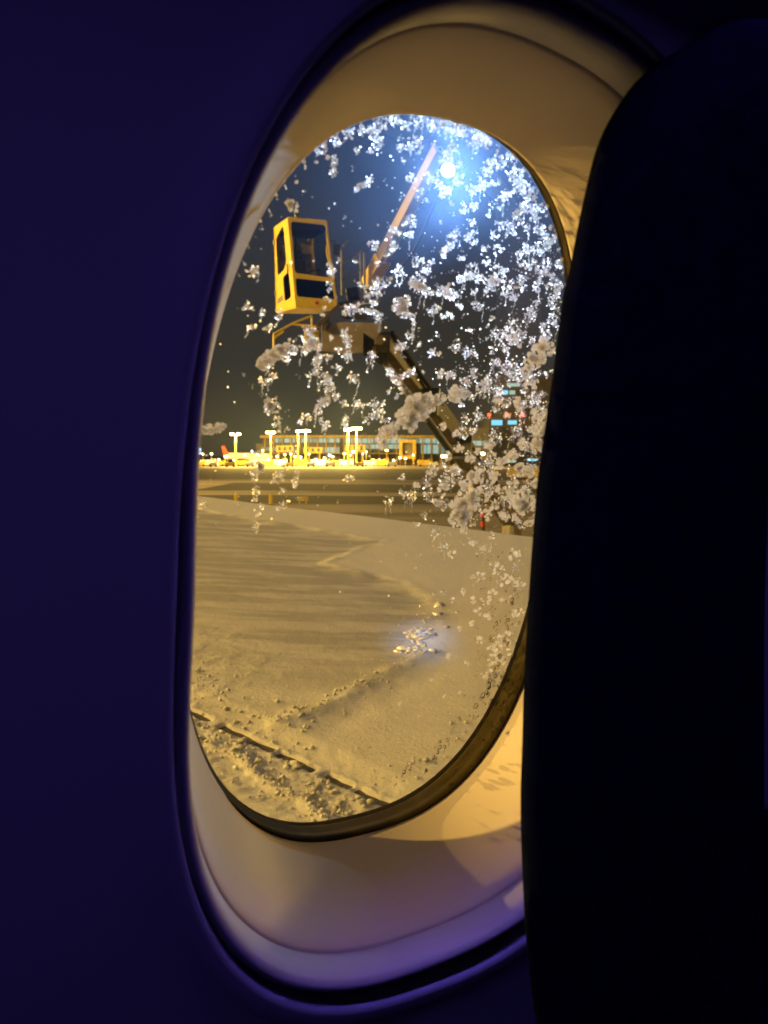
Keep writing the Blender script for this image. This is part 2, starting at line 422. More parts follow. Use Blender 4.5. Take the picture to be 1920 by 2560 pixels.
def wing_snow_material():
    m = mat('wing_snow', (.57, .57, .52), .42)
    nt = m.node_tree; L = nt.links; b = nt.nodes['Principled BSDF']
    b.inputs['Specular IOR Level'].default_value = .35
    at = nt.nodes.new('ShaderNodeAttribute'); at.attribute_name = 'slush'
    t = nt.nodes.new('ShaderNodeTexCoord')
    mp = nt.nodes.new('ShaderNodeMapping'); mp.inputs['Rotation'].default_value = (0, 0, -math.atan2(*(E_ * ST[0] + I_ * ST[1])[::-1])); mp.inputs['Scale'].default_value = (.5, 3.2, 1)
    L.new(t.outputs['Object'], mp.inputs[0])
    n = nt.nodes.new('ShaderNodeTexNoise'); n.inputs['Scale'].default_value = 1.6; n.inputs['Detail'].default_value = 7; L.new(mp.outputs[0], n.inputs['Vector'])
    r = nt.nodes.new('ShaderNodeMapRange'); r.inputs[1].default_value = .42; r.inputs[2].default_value = .62; L.new(n.outputs['Fac'], r.inputs[0])
    mu = nt.nodes.new('ShaderNodeMath'); mu.operation = 'MULTIPLY'; L.new(r.outputs[0], mu.inputs[0]); L.new(at.outputs['Fac'], mu.inputs[1])
    ma = nt.nodes.new('ShaderNodeMath'); ma.operation = 'MULTIPLY_ADD'; L.new(at.outputs['Fac'], ma.inputs[0]); ma.inputs[1].default_value = .45; L.new(mu.outputs[0], ma.inputs[2])
    mx = nt.nodes.new('ShaderNodeMix'); mx.data_type = 'RGBA'
    mx.inputs[6].default_value = (.57, .565, .53, 1); mx.inputs[7].default_value = (.33, .325, .30, 1)
    L.new(ma.outputs[0], mx.inputs[0]); L.new(mx.outputs[2], b.inputs['Base Color'])
    n2 = nt.nodes.new('ShaderNodeTexNoise'); n2.inputs['Scale'].default_value = 38; n2.inputs['Detail'].default_value = 9; n2.inputs['Roughness'].default_value = .74; L.new(t.outputs['Object'], n2.inputs['Vector'])
    bp = nt.nodes.new('ShaderNodeBump'); bp.inputs['Strength'].default_value = .75; bp.inputs['Distance'].default_value = .014
    L.new(n2.outputs['Fac'], bp.inputs['Height']); L.new(bp.outputs[0], b.inputs['Normal'])
    return m
M_snow = wing_snow_material()
M_metal = mat('wing_metal', (.30, .30, .31), .4, metal=.4, noise=(4, (.2, .2, .2), .4, .7))
M_gap = mat('gap_rubber', (.06, .048, .032), .7, noise=(40, (.12, .10, .075), .5, .7), bump=(80, .5, .004))

wing = empty('aircraft_wing', tuple(to_w(LEN / 2, 2., 0.)))
tag(wing, 'wide aircraft wing buried in wind-scoured snow below the cabin window', 'wing')
PMIN, PMAX, QMAX = -3.2, LEN + 4.2, 9.2
pts = [to_w(PMIN - 2, .03, -.02), to_w(PMAX, .03, -.02), to_w(PMAX, QMAX, -.02), to_w(PMIN - 2, QMAX, -.02)]
b = MB(); b.hexa([q_ + vec((0, 0, -.45)) for q_ in pts] + pts); b.build('wing_skin', M_metal, wing)
QS = 4.4
def slush_attr(o, p, q):
    sd = sided(p, q, DRIFT) * DR_SIGN
    v = 1 - sstep(-.08, .12, sd + .3 * (fbm(p * 2.5, q * 2.5, 4) - .5))
    v = v * (1 - .75 * sstep(5.0, 7.0, q)) + .10 * (fbm(p * 1.3, q * 1.3, 4))
    a = o.data.attributes.new('slush', 'FLOAT', 'POINT'); a.data.foreach_set('value', np.clip(v, 0, 1).astype(np.float32).ravel())
for (nm, P0, P1, Q0, Q1, dp, dq) in (('snow_layer', PMIN - 2, PMAX, -.03, QS, .035, .03), ('snow_layer', PMIN + 2.5, PMAX, QS, QMAX, .016, .016)):
    o = grid_mesh(nm, P0, P1, Q0, Q1, dp, dq, snow_h, M_snow, wing); tag(o, kind='stuff')
    ps = np.arange(P0, P1 + dp / 2, dp); qs = np.arange(Q0, Q1 + dq / 2, dq); p, q = np.meshgrid(ps, qs); slush_attr(o, p, q)
b = MB()
ga, gb = g0 - GD * 1.2, g1 + GD * .6
q4 = [to_w(*(ga - GN * .06), -.005), to_w(*(gb - GN * .06), -.005), to_w(*(gb + GN * .06), -.005), to_w(*(ga + GN * .06), -.005)]
b.add(q4, [(0, 1, 2, 3)]); b.build('flap_gap', M_gap, wing)

# lumps of broken snow lying beside the gap
import bmesh
def ico(sub):
    bm = bmesh.new(); bmesh.ops.create_icosphere(bm, subdivisions=sub, radius=1)
    V = np.array([v.co[:] for v in bm.verts]); Fc = np.array([[v.index for v in f.verts] for f in bm.faces]); bm.free(); return V, Fc
I1, I2, I3 = ico(1), ico(2), ico(3)
def rot3():
    q = rng.normal(size=4); q /= np.linalg.norm(q); a, b_, c, d = q
    return np.array([[1 - 2 * (c * c + d * d), 2 * (b_ * c - a * d), 2 * (b_ * d + a * c)], [2 * (b_ * c + a * d), 1 - 2 * (b_ * b_ + d * d), 2 * (c * d - a * b_)], [2 * (b_ * d - a * c), 2 * (c * d + a * b_), 1 - 2 * (b_ * b_ + c * c)]])
def lump(base, r, jit, flat=1.):
    V = base[0] * (1 + jit * rng.normal(size=(len(base[0]), 1))) * (rng.uniform(.65, 1.25, 3))
    V = V @ rot3().T; V[:, 2] *= flat
    return V * r
spots = []
def add_spot(px_, py_, r): p, q = pq(px_, py_); spots.append((p, q, r))
for (x, y, r) in ((592, 1872, .045), (604, 1862, .04), (612, 1855, .04), (600, 1884, .045), (585, 1890, .03), (737, 1918, .05), (745, 1924, .045), (735, 1928, .03), (648, 1912, .035), (565, 1785, .03), (602, 1794, .03), (590, 1812, .03), (632, 1806, .02), (646, 1811, .018),
                  (494, 1692, .035), (500, 1860, .035), (508, 1858, .03), (485, 1815, .025), (548, 1852, .022), (578, 1866, .02), (580, 1859, .025), (620, 1890, .03), (788, 1980, .03), (784, 1992, .03), (790, 1975, .03), (795, 1968, .025), (778, 1998, .028),
                  (760, 2003, .025), (768, 2008, .024), (784, 2017, .024), (797, 2024, .024), (805, 2035, .026), (850, 2010, .03), (845, 2018, .03), (838, 2026, .028), (852, 2035, .03), (868, 2042, .025), (880, 2005, .022), (895, 2003, .028), (905, 2010, .025), (900, 2015, .03), (925, 2016, .03), (930, 2011, .025), (823, 1975, .03), (830, 1988, .028), (805, 1960, .02),
                  (660, 1957, .022), (668, 1960, .022), (680, 1962, .016), (698, 1956, .016), (708, 1958, .016), (1060, 1990, .03), (1065, 1925, .035), (1128, 1829, .03), (1165, 1828, .028), (890, 1725, .025), (906, 1728, .03), (735, 1790, .03), (745, 1800, .03), (758, 1795, .025), (727, 1805, .02), (840, 1745, .025), (850, 1748, .025), (860, 1740, .02)):
    add_spot(x, y, r * .52)
lab = 'bright lump of broken snow lying by the dark wing gap'
protos = []
for i in range(8):
    V = lump(I2, 1, .17, .8); protos.append((V, I2[1]))
pm = []
for i, (V, Fc) in enumerate(protos):
    me = bpy.data.meshes.new('snow_chunk'); me.from_pydata(V.tolist(), [], Fc.tolist()); me.materials.append(M_snow); me.update(); me.polygons.foreach_set('use_smooth', np.ones(len(me.polygons), bool)); pm.append(me)
for i, (p, q, r) in enumerate(spots):
    o = bpy.data.objects.new('snow_chunk', pm[i % 8]); COL.objects.link(o)
    h = float(snow_h(np.array([p]), np.array([q]))[0]); o.location = to_w(p, q, max(h, .0) + r * .35)
    o.scale = (r, r, r * .85); o.rotation_euler = (0, 0, rnd.uniform(0, 6.28))
    tag(o, lab, 'snow lump', 'lumps of broken snow on the wing')
Vs, Fs, nb = [], [], 0
def crumbs(n, fp, rmin, rmax):
    global nb
    for i in range(n):
        p, q = fp(); r = rmin * (rmax / rmin) ** (rng.random() ** 2.2)
        V = lump(I1, r, .19, .8); h = float(snow_h(np.array([p]), np.array([q]))[0])
        Vs.append(V + to_w(p, q, max(h, -.012) + r * .3)); Fs.append(I1[1] + nb); nb += len(V)
def f_gap():
    t = rng.uniform(-.5, GLEN + .3); c = .05 + abs(rng.normal()) * .17; x = g0 + GD * t + GN * c; return x
def f_gap2():
    t = rng.uniform(-.3, .9); c = -.03 - abs(rng.normal()) * .12; return g0 + GD * t + GN * c
def f_ridge():
    i = rng.integers(0, len(RIDGE) - 1); t = rng.random(); x = RIDGE[i] * (1 - t) + RIDGE[i + 1] * t; return x + rng.normal(size=2) * .07
def f_left():
    x = pq(470 + abs(rng.normal()) * 50, rng.uniform(1670, 1780)); return x + rng.normal(size=2) * .05
def f_foot():
    i = rng.integers(0, len(FOOT) - 1); t = rng.random(); x = FOOT[i] * (1 - t) + FOOT[i + 1] * t; return x + rng.normal(size=2) * .02
def f_any():
    return pq(rng.uniform(460, 1250), 1450 + 560 * rng.random() ** .6)
def f_right():
    return pq(rng.uniform(860, 1220), rng.uniform(1860, 2000))
crumbs(760, f_gap, .0025, .017); crumbs(60, f_gap2, .004, .016); crumbs(150, f_ridge, .004, .014); crumbs(80, f_left, .003, .013); crumbs(90, f_foot, .005, .014); crumbs(80, f_any, .003, .010); crumbs(34, f_right, .004, .012)
o = arr_mesh('snow_crumbs', np.concatenate(Vs), np.concatenate(Fs), M_snow, None, True)
tag(o, 'small crumbs of snow scattered over the wing beside the dark gap', 'snow crumbs', kind='stuff')
# glazed, wet shards that throw the floodlight back
M_glaze = mat('glazed_ice', (.60, .59, .58), .21, spec=1.0)
LAMP = P(1120, 425, 17.0)
Vs, Fs, nb = [], [], 0
for i in range(190):
    x, y = (rnd.gauss(1050, 13), rnd.gauss(1600, 8)) if i % 3 else (rnd.gauss(1036, 18), rnd.gauss(1636, 9))
    if i % 11 == 0: x, y = rnd.gauss(1065, 28), rnd.gauss(1570, 18)
    p, q = pq(x, y); c = to_w(p, q, float(snow_h(np.array([p]), np.array([q]))[0]) + .004)
    a = EYE - c; a /= np.linalg.norm(a); l = LAMP - c; l /= np.linalg.norm(l); nn = a + l; nn /= np.linalg.norm(nn)
    nn = nn + rng.normal(size=3) * (.03 if i % 2 == 0 else .09); nn /= np.linalg.norm(nn)
    t1 = np.cross(nn, rng.normal(size=3)); t1 /= np.linalg.norm(t1); t2 = np.cross(nn, t1)
    r = (.030 if i % 4 == 0 else .012) * (1.7 ** rng.normal(0, .6)); k = 6
    ring = np.array([c + r * rng.uniform(.6, 1.3) * (cos(j / k * 2 * pi) * t1 + sin(j / k * 2 * pi) * t2) for j in range(k)])
    bot = ring - nn * .008 - (ring - c) * .1
    Vs.append(np.concatenate([ring, bot, [c]]))
    Fs += [[nb + j, nb + (j + 1) % k, nb + 2 * k] for j in range(k)]
    Fs += [[nb + j, nb + k + j, nb + (j + 1) % k] for j in range(k)] + [[nb + (j + 1) % k, nb + k + j, nb + k + (j + 1) % k] for j in range(k)]
    nb += 2 * k + 1
o = arr_mesh('ice_glaze', np.concatenate(Vs), np.array(Fs), M_glaze)
tag(o, 'glazed ice on the wing that mirrors the white floodlight', 'ice', kind='stuff')

# ================================================================== CABIN SIDE AND WINDOW
PEXP = 2.4975
NA = 192
ang = np.arange(NA) * 2 * pi / NA
def sup(a, b, p=PEXP):
    c, s = np.cos(ang), np.sin(ang); r = (np.abs(c / a) ** p + np.abs(s / b) ** p) ** (-1 / p)
    return r * c, r * s
def fitted(a, b, s, pts, lam=.6):
    """the oval a x b in the plane s, eased through measured edge points"""
    A = []; B = []
    for x, y in pts:
        u, v, _ = UV(x, y, s); t = math.atan2(v, u); c, sn = cos(t), sin(t)
        r0 = (abs(c / a) ** PEXP + abs(sn / b) ** PEXP) ** (-1 / PEXP)
        A.append([1, cos(t), sin(t), cos(2 * t), sin(2 * t), cos(3 * t), sin(3 * t)]); B.append(math.hypot(u, v) / r0 - 1)
    A = np.array(A); B = np.array(B); k = np.linalg.solve(A.T @ A + lam * np.diag([.1, .3, .3, 1, 1, 2, 2]), A.T @ B)
    f = 1 + sum(c * g_ for c, g_ in zip(k, [np.ones(NA), np.cos(ang), np.sin(ang), np.cos(2 * ang), np.sin(2 * ang), np.cos(3 * ang), np.sin(3 * ang)]))
    u, v = sup(a, b); return u * f, v * f
OPT = [(1060, -92), (1110, -84), (1000, -72), (950, -28), (918, 8), (783, 159), (703, 294), (648, 414), (608, 517), (564, 640), (523, 781), (488, 964), (467, 1116), (452, 1281), (438, 1414), (430, 1641), (433, 1841), (455, 2097), (490, 2223), (541, 2342), (632, 2441), (724, 2496), (853, 2524), (995, 2509), (1148, 2447), (1302, 2349), (1240, -12), (1410, 56), (1632, 146)]
E1P = [(1047, 280), (949, 291), (1157, 295), (1227, 333), (856, 320), (787, 372), (729, 436),(648, 555), (602, 671), (544, 833), (497, 1041), (463, 1273), (449, 1504), (455, 1620), (474, 1770), (509, 1886), (567, 1990), (694, 2077), (810, 2096), (925, 2077), (1041, 2013), (1157, 1926), (1249, 1805), (1307, 1678), (1330, 428), (1388, 532), (1417, 625)]
E2P = [(648, 2036), (798, 2059), (902, 2048), (1041, 1984), (1157, 1874), (1249, 1735), (1307, 1585), (1261, 359), (1354, 486), (1394, 579), (1414, 648), (787, 370), (856, 318), (949, 289), (1047, 278), (1157, 292), (1227, 330)]
S1, S2 = .10673, .12346
LO = fitted(.17099, .27088, 0, OPT, .2); L1 = fitted(.14, .235, S1, E1P, .15); L2 = fitted(.1410, .2429, S2, E2P, .3)
def inset(L, d):
    u, v = L; du = np.roll(u, -1) - np.roll(u, 1); dv = np.roll(v, -1) - np.roll(v, 1); n = np.hypot(du, dv); return u - dv / n * d, v + du / n * d
def loft(name, loops, m, parent=None, smooth=True, flip=False):
    V = np.concatenate([FR(u, v, np.full(NA, s)) if np.isscalar(s) else FR(u, v, s) for (u, v), s in loops]); Fc = []
    for k in range(len(loops) - 1):
        i = np.arange(NA); j = (i + 1) % NA
        Fc.append(np.stack([k * NA + i, k * NA + j, (k + 1) * NA + j, (k + 1) * NA + i], -1))
    Fc = np.concatenate(Fc)
    if flip: Fc = Fc[:, ::-1]
    return arr_mesh(name, V, Fc, m, parent, smooth)
def rect_loop(u0, u1, v0, v1):
    c, s = np.cos(ang), np.sin(ang)
    k = np.minimum(np.where(c > 0, u1, -u0) / np.maximum(np.abs(c), 1e-6), np.where(s > 0, v1, -v0) / np.maximum(np.abs(s), 1e-6)); return c * k, s * k
def blend(La, Lb, t): return La[0] * (1 - t) + Lb[0] * t, La[1] * (1 - t) + Lb[1] * t
BIG = rect_loop(-2.2, 2.2, -1.05, 1.15)
wall_loops = [(BIG, 0.), (blend(LO, BIG, .15), 0.), (inset(LO, -.03), 0.), (inset(LO, -.012), -.0004), (inset(LO, -.004), -.0012), (inset(LO, -.0012), -.0008), (LO, .0012), (LO, .020)]
o = loft('cabin_wall', wall_loops, M_wall); tag(o, kind='structure')
win = empty('cabin_window', tuple(FR(0, -.25, .06)))
tag(win, 'tall oval aircraft window with its outer pane crusted with melting ice', 'window')
LB = fitted(.1625, .2440, 0, [(448, 1640), (468, 2097), (503, 2218), (556, 2333), (646, 2426), (733, 2468), (853, 2480), (990, 2466), (1140, 2406), (1300, 2305), (800, 172), (720, 300), (626, 520), (540, 785), (485, 1116), (456, 1414), (1220, 4), (1396, 80), (1618, 171), (1060, -70), (1110, -62), (1000, -50), (940, 0)], .5)
bez = [(inset(LB, -.0035), .020), (inset(LB, -.0032), .006), (inset(LB, -.0015), .0022), (inset(LB, .0008), .0008), (inset(LB, .0034), .0016), (inset(LB, .0052), .005), (inset(LB, .0062), .012), (inset(LB, .0068), .0215)]
loft('bezel', bez, M_bezel, win)
LBi = inset(LB, .0068)
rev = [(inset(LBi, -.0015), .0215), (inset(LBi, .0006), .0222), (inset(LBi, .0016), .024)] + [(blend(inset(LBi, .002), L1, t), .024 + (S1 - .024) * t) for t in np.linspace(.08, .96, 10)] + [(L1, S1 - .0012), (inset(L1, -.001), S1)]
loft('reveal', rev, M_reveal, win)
sw = np.clip((np.cos(ang + .88) - .12) / .5, 0, 1); sw = sw * sw * (3 - 2 * sw)      # the lip shows at the foot and the aft side only
seal = [(inset(L1, -.003 + .002 * sw), S1 - .0004 - .0048 * sw), (inset(L1, -.0020 + .0024 * sw), S1 - .0002 - .0054 * sw), (inset(L1, -.0008 + .0019 * sw), S1 - .0048 * sw), (inset(L1, -.0003 + .0012 * sw), S1 + .0008)] + [(blend(L1, L2, t), S1 + (S2 - S1) * t) for t in (.15, .4, .7, .93)] + [(L2, S2 - .0006), (inset(L2, -.01), S2 + .0004)]
loft('seal', seal, M_seal, win)
# the hull outside, round the pane
skin = [(inset(L2, -.0005), S2 + .0042), (inset(L2, -.03), S2 + .0046), (rect_loop(-2.2, 2.2, -1.05, 1.15), S2 + .0046)]
o = loft('fuselage_skin', skin, M_skin, None, False, True); tag(o, kind='structure')
# outer pane
Lp = inset(L2, -.006)
V = np.concatenate([FR(Lp[0], Lp[1], np.full(NA, S2 + .0015)), [FR(0, 0, S2 + .0015)]])
Fc = np.array([[i, (i + 1) % NA, NA] for i in range(NA)])
arr_mesh('outer_pane', V, Fc, M_pane, win)
# the rest of the cabin shell, so that no apron light reaches the cabin but through the window
def shell(name, quad, m=M_cabin):
    b = MB(); b.add([FR(*t) for t in quad], [(0, 1, 2, 3)]); return tag(b.build(name, m), kind='structure')
shell('cabin_floor', [(-2.2, -1.05, .15), (2.2, -1.05, .15), (2.2, -1.05, -3), (-2.2, -1.05, -3)])
shell('cabin_ceiling', [(-2.2, 1.15, .15), (2.2, 1.15, .15), (2.2, 1.15, -3), (-2.2, 1.15, -3)])
shell('cabin_far_wall', [(-2.2, -1.05, -3), (2.2, -1.05, -3), (2.2, 1.15, -3), (-2.2, 1.15, -3)])
shell('cabin_bulkhead', [(-2.2, -1.05, .15), (-2.2, -1.05, -3), (-2.2, 1.15, -3), (-2.2, 1.15, .15)])
shell('cabin_bulkhead', [(2.2, -1.05, .15), (2.2, -1.05, -3), (2.2, 1.15, -3), (2.2, 1.15, .15)])
# unseen mood lighting, added for the purple glow: an LED strip in a housing
M_led = emis('mood_led', (.21, .125, 1.0), 35)
strip = empty('unseen_mood_strip', tuple(FR(0, .98, -.07)))
tag(strip, 'unseen purple LED mood light strip above the window with an added shading panel', 'light strip')
b = MB(); b.box(FR(.2, .99, -.07), (3.2, .05, .03), (H_, N_, V_)); b.box(FR(.2, .73, -.028), (3.2, .006, .50), (H_, N_, V_)); b.build('housing_and_shade_panel', M_cabin, strip)  # tall panel below the housing is added to shade the upper wall
b = MB(); b.box(FR(.2, .972, -.08), (3.1, .05, .006), (H_, N_, V_)); b.build('diffuser', M_led, strip)

# ---------------------------------------------------------------- the seat in front
SEAT = [(1880, 42), (1793, 64), (1714, 111), (1618, 171), (1547, 262), (1499, 350), (1471, 445), (1443, 573), (1423, 677), (1406, 746), (1390, 876), (1378, 961), (1362, 1071), (1347, 1173), (1335, 1300), (1321, 1499), (1310, 1699), (1305, 1870), (1301, 2012), (1307, 2211), (1318, 2382), (1341, 2560), (1380, 2800), (1913, 2800), (1912, 2500), (1911, 2100), (1911, 1850), (1911, 1600), (1914, 1450), (1922, 1250), (1936, 1000), (1955, 700), (1975, 400), (1990, 200), (1970, 70)]
YS = .36
front = [P(x, y, YS) for x, y in SEAT]
def smooth_poly(pts, n):
    pts = np.array(pts, float); out = []
    m = len(pts)
    for i in range(m):
        p0, p1, p2, p3 = pts[i - 1], pts[i], pts[(i + 1) % m], pts[(i + 2) % m]
        for k in range(n):
            t = k / n; out.append(.5 * (2 * p1 + (p2 - p0) * t + (2 * p0 - 5 * p1 + 4 * p2 - p3) * t * t + (3 * p1 - p0 - 3 * p2 + p3) * t ** 3))
    return np.array(out)
seat = empty('cabin_chair', tuple(P(1700, 2560, .42)))
tag(seat, 'dark navy seat back standing close beside the window', 'seat')
poly = smooth_poly(SEAT, 4)
cxy = np.array([1720., 1400.])
rings = []
for (k, dy) in ((-.55, -.016), (-.12, -.014), (-.045, -.010), (-.015, -.004), (-.003, .004), (0, .014), (-.006, .05), (-.03, .09)):
    pl = poly + (cxy - poly) * (-k) * np.array([1, .35]); rings.append(np.array([P(x, y, YS + dy) for x, y in pl]))
V = np.concatenate(rings); n = len(poly); Fc = []
for r_ in range(len(rings) - 1):
    i = np.arange(n); j = (i + 1) % n; Fc.append(np.stack([r_ * n + i, r_ * n + j, (r_ + 1) * n + j, (r_ + 1) * n + i], -1))
me = bpy.data.meshes.new('backrest'); me.from_pydata(V.tolist(), [], np.concatenate(Fc).tolist() + [list(range(n))[::-1], [(len(rings) - 1) * n + i for i in range(n)]]); me.update()
link_mesh('backrest', me, M_seat, seat, True)
b = MB(); b.hexa([P(1880, 2900, .44), P(2300, 2900, .44), P(2300, 2900, .60), P(1880, 2900, .60), P(1890, 2022, .44), P(2300, 2010, .44), P(2300, 2010, .60), P(1890, 2022, .60)]); b.build('armrest', M_seat, seat, bevel=.008)
# ================================================================== THE DE-ICING TRUCK
truck = empty('deicing_truck', tuple(vec((5.5, 33, 0))))
tag(truck, 'yellow de-icing truck with its cab raised on a long boom', 'truck')
YC = 18.5
def quad_map(q, x, y):                   # q: bl, br, tr, tl
    return q[0] * (1 - x) * (1 - y) + q[1] * x * (1 - y) + q[2] * x * y + q[3] * (1 - x) * y
FL_t, FL_b = P(719, 546, YC), P(739, 766, YC)
BL_t, BL_b = P(684, 570, YC * 1.042), P(690, 780, YC * 1.047)
FR_t, FR_b = P(819, 555, YC * 1.012), P(845, 768, YC * 1.010)
BR_t, BR_b = FR_t + (BL_t - FL_t), FR_b + (BL_b - FL_b)
def rounded(pts, r, n=5):
    out = []; m = len(pts); pts = [np.array(p, float) for p in pts]
    for i in range(m):
        a, p, c = pts[i - 1], pts[i], pts[(i + 1) % m]
        d0 = (a - p); d1 = (c - p); l0, l1 = np.linalg.norm(d0), np.linalg.norm(d1); k0 = p + d0 / l0 * min(r, l0 * .45); k1 = p + d1 / l1 * min(r, l1 * .45)
        for t in np.linspace(0, 1, n): out.append(k0 * (1 - t) ** 2 + 2 * p * t * (1 - t) + k1 * t * t)
    return out
def panel_with_holes(q, holes, thick):
    """a sheet-metal side bounded by quad q with openings (unit coordinates), as mesh data"""
    cu = bpy.data.curves.new('tmp', 'CURVE'); cu.dimensions = '2D'; cu.fill_mode = 'BOTH'
    for pl in [[(0, 0), (1, 0), (1, 1), (0, 1)]] + holes:
        sp = cu.splines.new('POLY'); sp.points.add(len(pl) - 1); sp.use_cyclic_u = True
        for i, p in enumerate(pl): sp.points[i].co = (p[0], p[1], 0, 1)
    o = bpy.data.objects.new('tmp', cu); COL.objects.link(o)
    dg = bpy.context.evaluated_depsgraph_get(); me = bpy.data.meshes.new_from_object(o.evaluated_get(dg))
    v2 = [v.co[:2] for v in me.vertices]; f2 = [tuple(p.vertices) for p in me.polygons]
    bpy.data.objects.remove(o); bpy.data.meshes.remove(me)
    nrm = np.cross(q[1] - q[0], q[3] - q[0]); nrm /= np.linalg.norm(nrm)
    n = len(v2); V = [quad_map(q, *p) for p in v2]; V += [p - nrm * thick for p in V]
    b = MB(); b.add(V, f2 + [tuple(n + i for i in f[::-1]) for f in f2])
    for pl in [[(0, 0), (1, 0), (1, 1), (0, 1)]] + holes:
        k = len(pl); A = [quad_map(q, *p) for p in pl]; A += [p - nrm * thick for p in A]
        b.add(A, [(i, (i + 1) % k, k + (i + 1) % k, k + i) for i in range(k)])
    return b, nrm
def lerp_in(q, x, y): return quad_map(q, x, y)
QF = [FL_b, FR_b, FR_t, FL_t]; QL = [BL_b, FL_b, FL_t, BL_t]; QR = [FR_b, BR_b, BR_t, FR_t]; QB = [BR_b, BL_b, BL_t, BR_t]
holesF = [rounded([(.055, .385), (.93, .345), (.945, .965), (.07, .972)], .06), rounded([(.055, .115), (.945, .085), (.93, .295), (.055, .325)], .05)]
holesL = [rounded([(.16, .42), (.55, .46), (.72, .54), (.69, .93), (.60, .955), (.13, .86)], .06), rounded([(.48, .09), (.83, .12), (.80, .42), (.45, .38)], .06)]
holesR = [rounded([(.10, .38), (.90, .38), (.88, .94), (.12, .94)], .06)]
holesB = [rounded([(.12, .40), (.88, .40), (.88, .94), (.12, .94)], .06)]
cab = None
parts = []
allb = MB(); panes = []
for q, hs in ((QF, holesF), (QL, holesL), (QR, holesR), (QB, holesB)):
    b, nrm = panel_with_holes(q, hs, .045)
    allb.add(b.v, b.f)
    for hpoly in hs: panes.append(([quad_map(q, *p) - nrm * .022 for p in hpoly], nrm))
up = vec((0, 0, 1))
# roof cap and floor pan, set just inside the walls
def inq(a, b_, c, d, k=.985):
    m_ = (a + b_ + c + d) / 4; return [m_ + (t - m_) * k for t in (a, b_, c, d)]
rt = inq(FL_t, FR_t, BR_t, BL_t, 1.0)
allb.hexa([t - up * .001 for t in rt] + [m + up * .05 for m in inq(FL_t, FR_t, BR_t, BL_t, .93)])
fb = inq(FL_b, FR_b, BR_b, BL_b, .995)
allb.hexa([t - up * .035 for t in inq(FL_b, FR_b, BR_b, BL_b, .97)] + [t + up * .02 for t in fb])
cab = allb.build('cab', M_yellow, truck); ABS[cab.name] = Matrix.Identity(4)
M_cabdark = pane_material('cab_glass_darkened', 0, 0, .04)  # lower panes darkened to stand in for the unlit interior
M_cabdark.node_tree.nodes['Transparent BSDF'].inputs[0].default_value = (.34, .35, .36, 1)
for k, (pl, nrm) in enumerate(panes):
    b = MB(); b.prism(pl, -nrm * .006); b.build('window', M_cabdark if k in (1, 3) else M_cabglass, cab)
def incab(x, y, z):                      # x across the front, y towards the back, z up; all 0..1
    bot = FL_b * (1 - x) * (1 - y) + FR_b * x * (1 - y) + BR_b * x * y + BL_b * (1 - x) * y
    top = FL_t * (1 - x) * (1 - y) + FR_t * x * (1 - y) + BR_t * x * y + BL_t * (1 - x) * y
    return bot * (1 - z) + top * z
def ibox(b, x0, x1, y0, y1, z0, z1):
    b.hexa([incab(x0, y0, z0), incab(x1, y0, z0), incab(x1, y1, z0), incab(x0, y1, z0), incab(x0, y0, z1), incab(x1, y0, z1), incab(x1, y1, z1), incab(x0, y1, z1)]); return b
b = MB(); ibox(b, .30, .72, .45, .86, .22, .30); ibox(b, .32, .70, .78, .88, .30, .62); ibox(b, .40, .62, .79, .87, .64, .74); b.build('operator_seat', M_dark, cab, bevel=.02)
b = MB(); ibox(b, .12, .88, .10, .22, .10, .37); ibox(b, .74, .90, .22, .70, .10, .36); ibox(b, .10, .22, .2, .6, .10, .40); b.build('control_console', M_dark, cab, bevel=.015)
b = MB(); ibox(b, .04, .96, .05, .95, .90, .985); b.build('roof_shade_box', M_rubber, cab)  # black box added for the shade under the cab roof
b = MB(); ibox(b, .47, .53, .90, .94, .10, .90); b.build('rear_pillar', M_dark, cab)
b = MB(); ibox(b, .12, .40, .945, .952, .40, .80); ibox(b, .52, .90, .945, .952, .36, .86); b.build('rear_lining', M_trim, cab)
b = MB(); b.tube([incab(.80, .35, z) for z in (.36, .44)], .02, 8); b.tube([incab(.80 + .04 * cos(t), .35 + .03 * sin(t), .46) for t in np.linspace(0, 6.28, 12)], .015, 6); b.build('joystick', M_rubber, cab)
b = MB(); b.tube([incab(.93, .02, z) - (FR_b - FR_t) * 0 + (FL_b - FR_b) * .035 * math.sin((z - .52) / .22 * pi) for z in np.linspace(.52, .74, 9)], .018, 8); b.build('grab_handle', M_yellow, cab)
b = MB(); b.bar(incab(.28, -.02, .385), incab(.66, -.02, .44), .02, .02); b.build('wiper', M_rubber, cab)
b = MB(); c_ = quad_map(QF, .51, .045); nf = np.cross(QF[1] - QF[0], QF[3] - QF[0]); nf /= np.linalg.norm(nf)
b.tube([c_, c_ + nf * .02], .045, 12); b.build('reflector', M_red, cab)
nl = np.cross(QL[1] - QL[0], QL[3] - QL[0]); nl /= np.linalg.norm(nl)
b = MB(); b.prism([quad_map(QL, x, y) + nl * .004 for x, y in ((.10, .085), (.42, .115), (.41, .175), (.10, .14))], nl * .004); b.build('name_plate', M_grey, cab)
b = MB()
for k in range(3):
    y0 = .100 + .02 * k
    b.prism([quad_map(QL, x, y) + nl * .0105 for x, y in ((.14, y0), (.38 - .05 * (k % 2), y0 + .022), (.38 - .05 * (k % 2), y0 + .030), (.14, y0 + .008))], nl * .002)
tag(b.build('plate_lettering', M_dark, cab), kind='stuff')

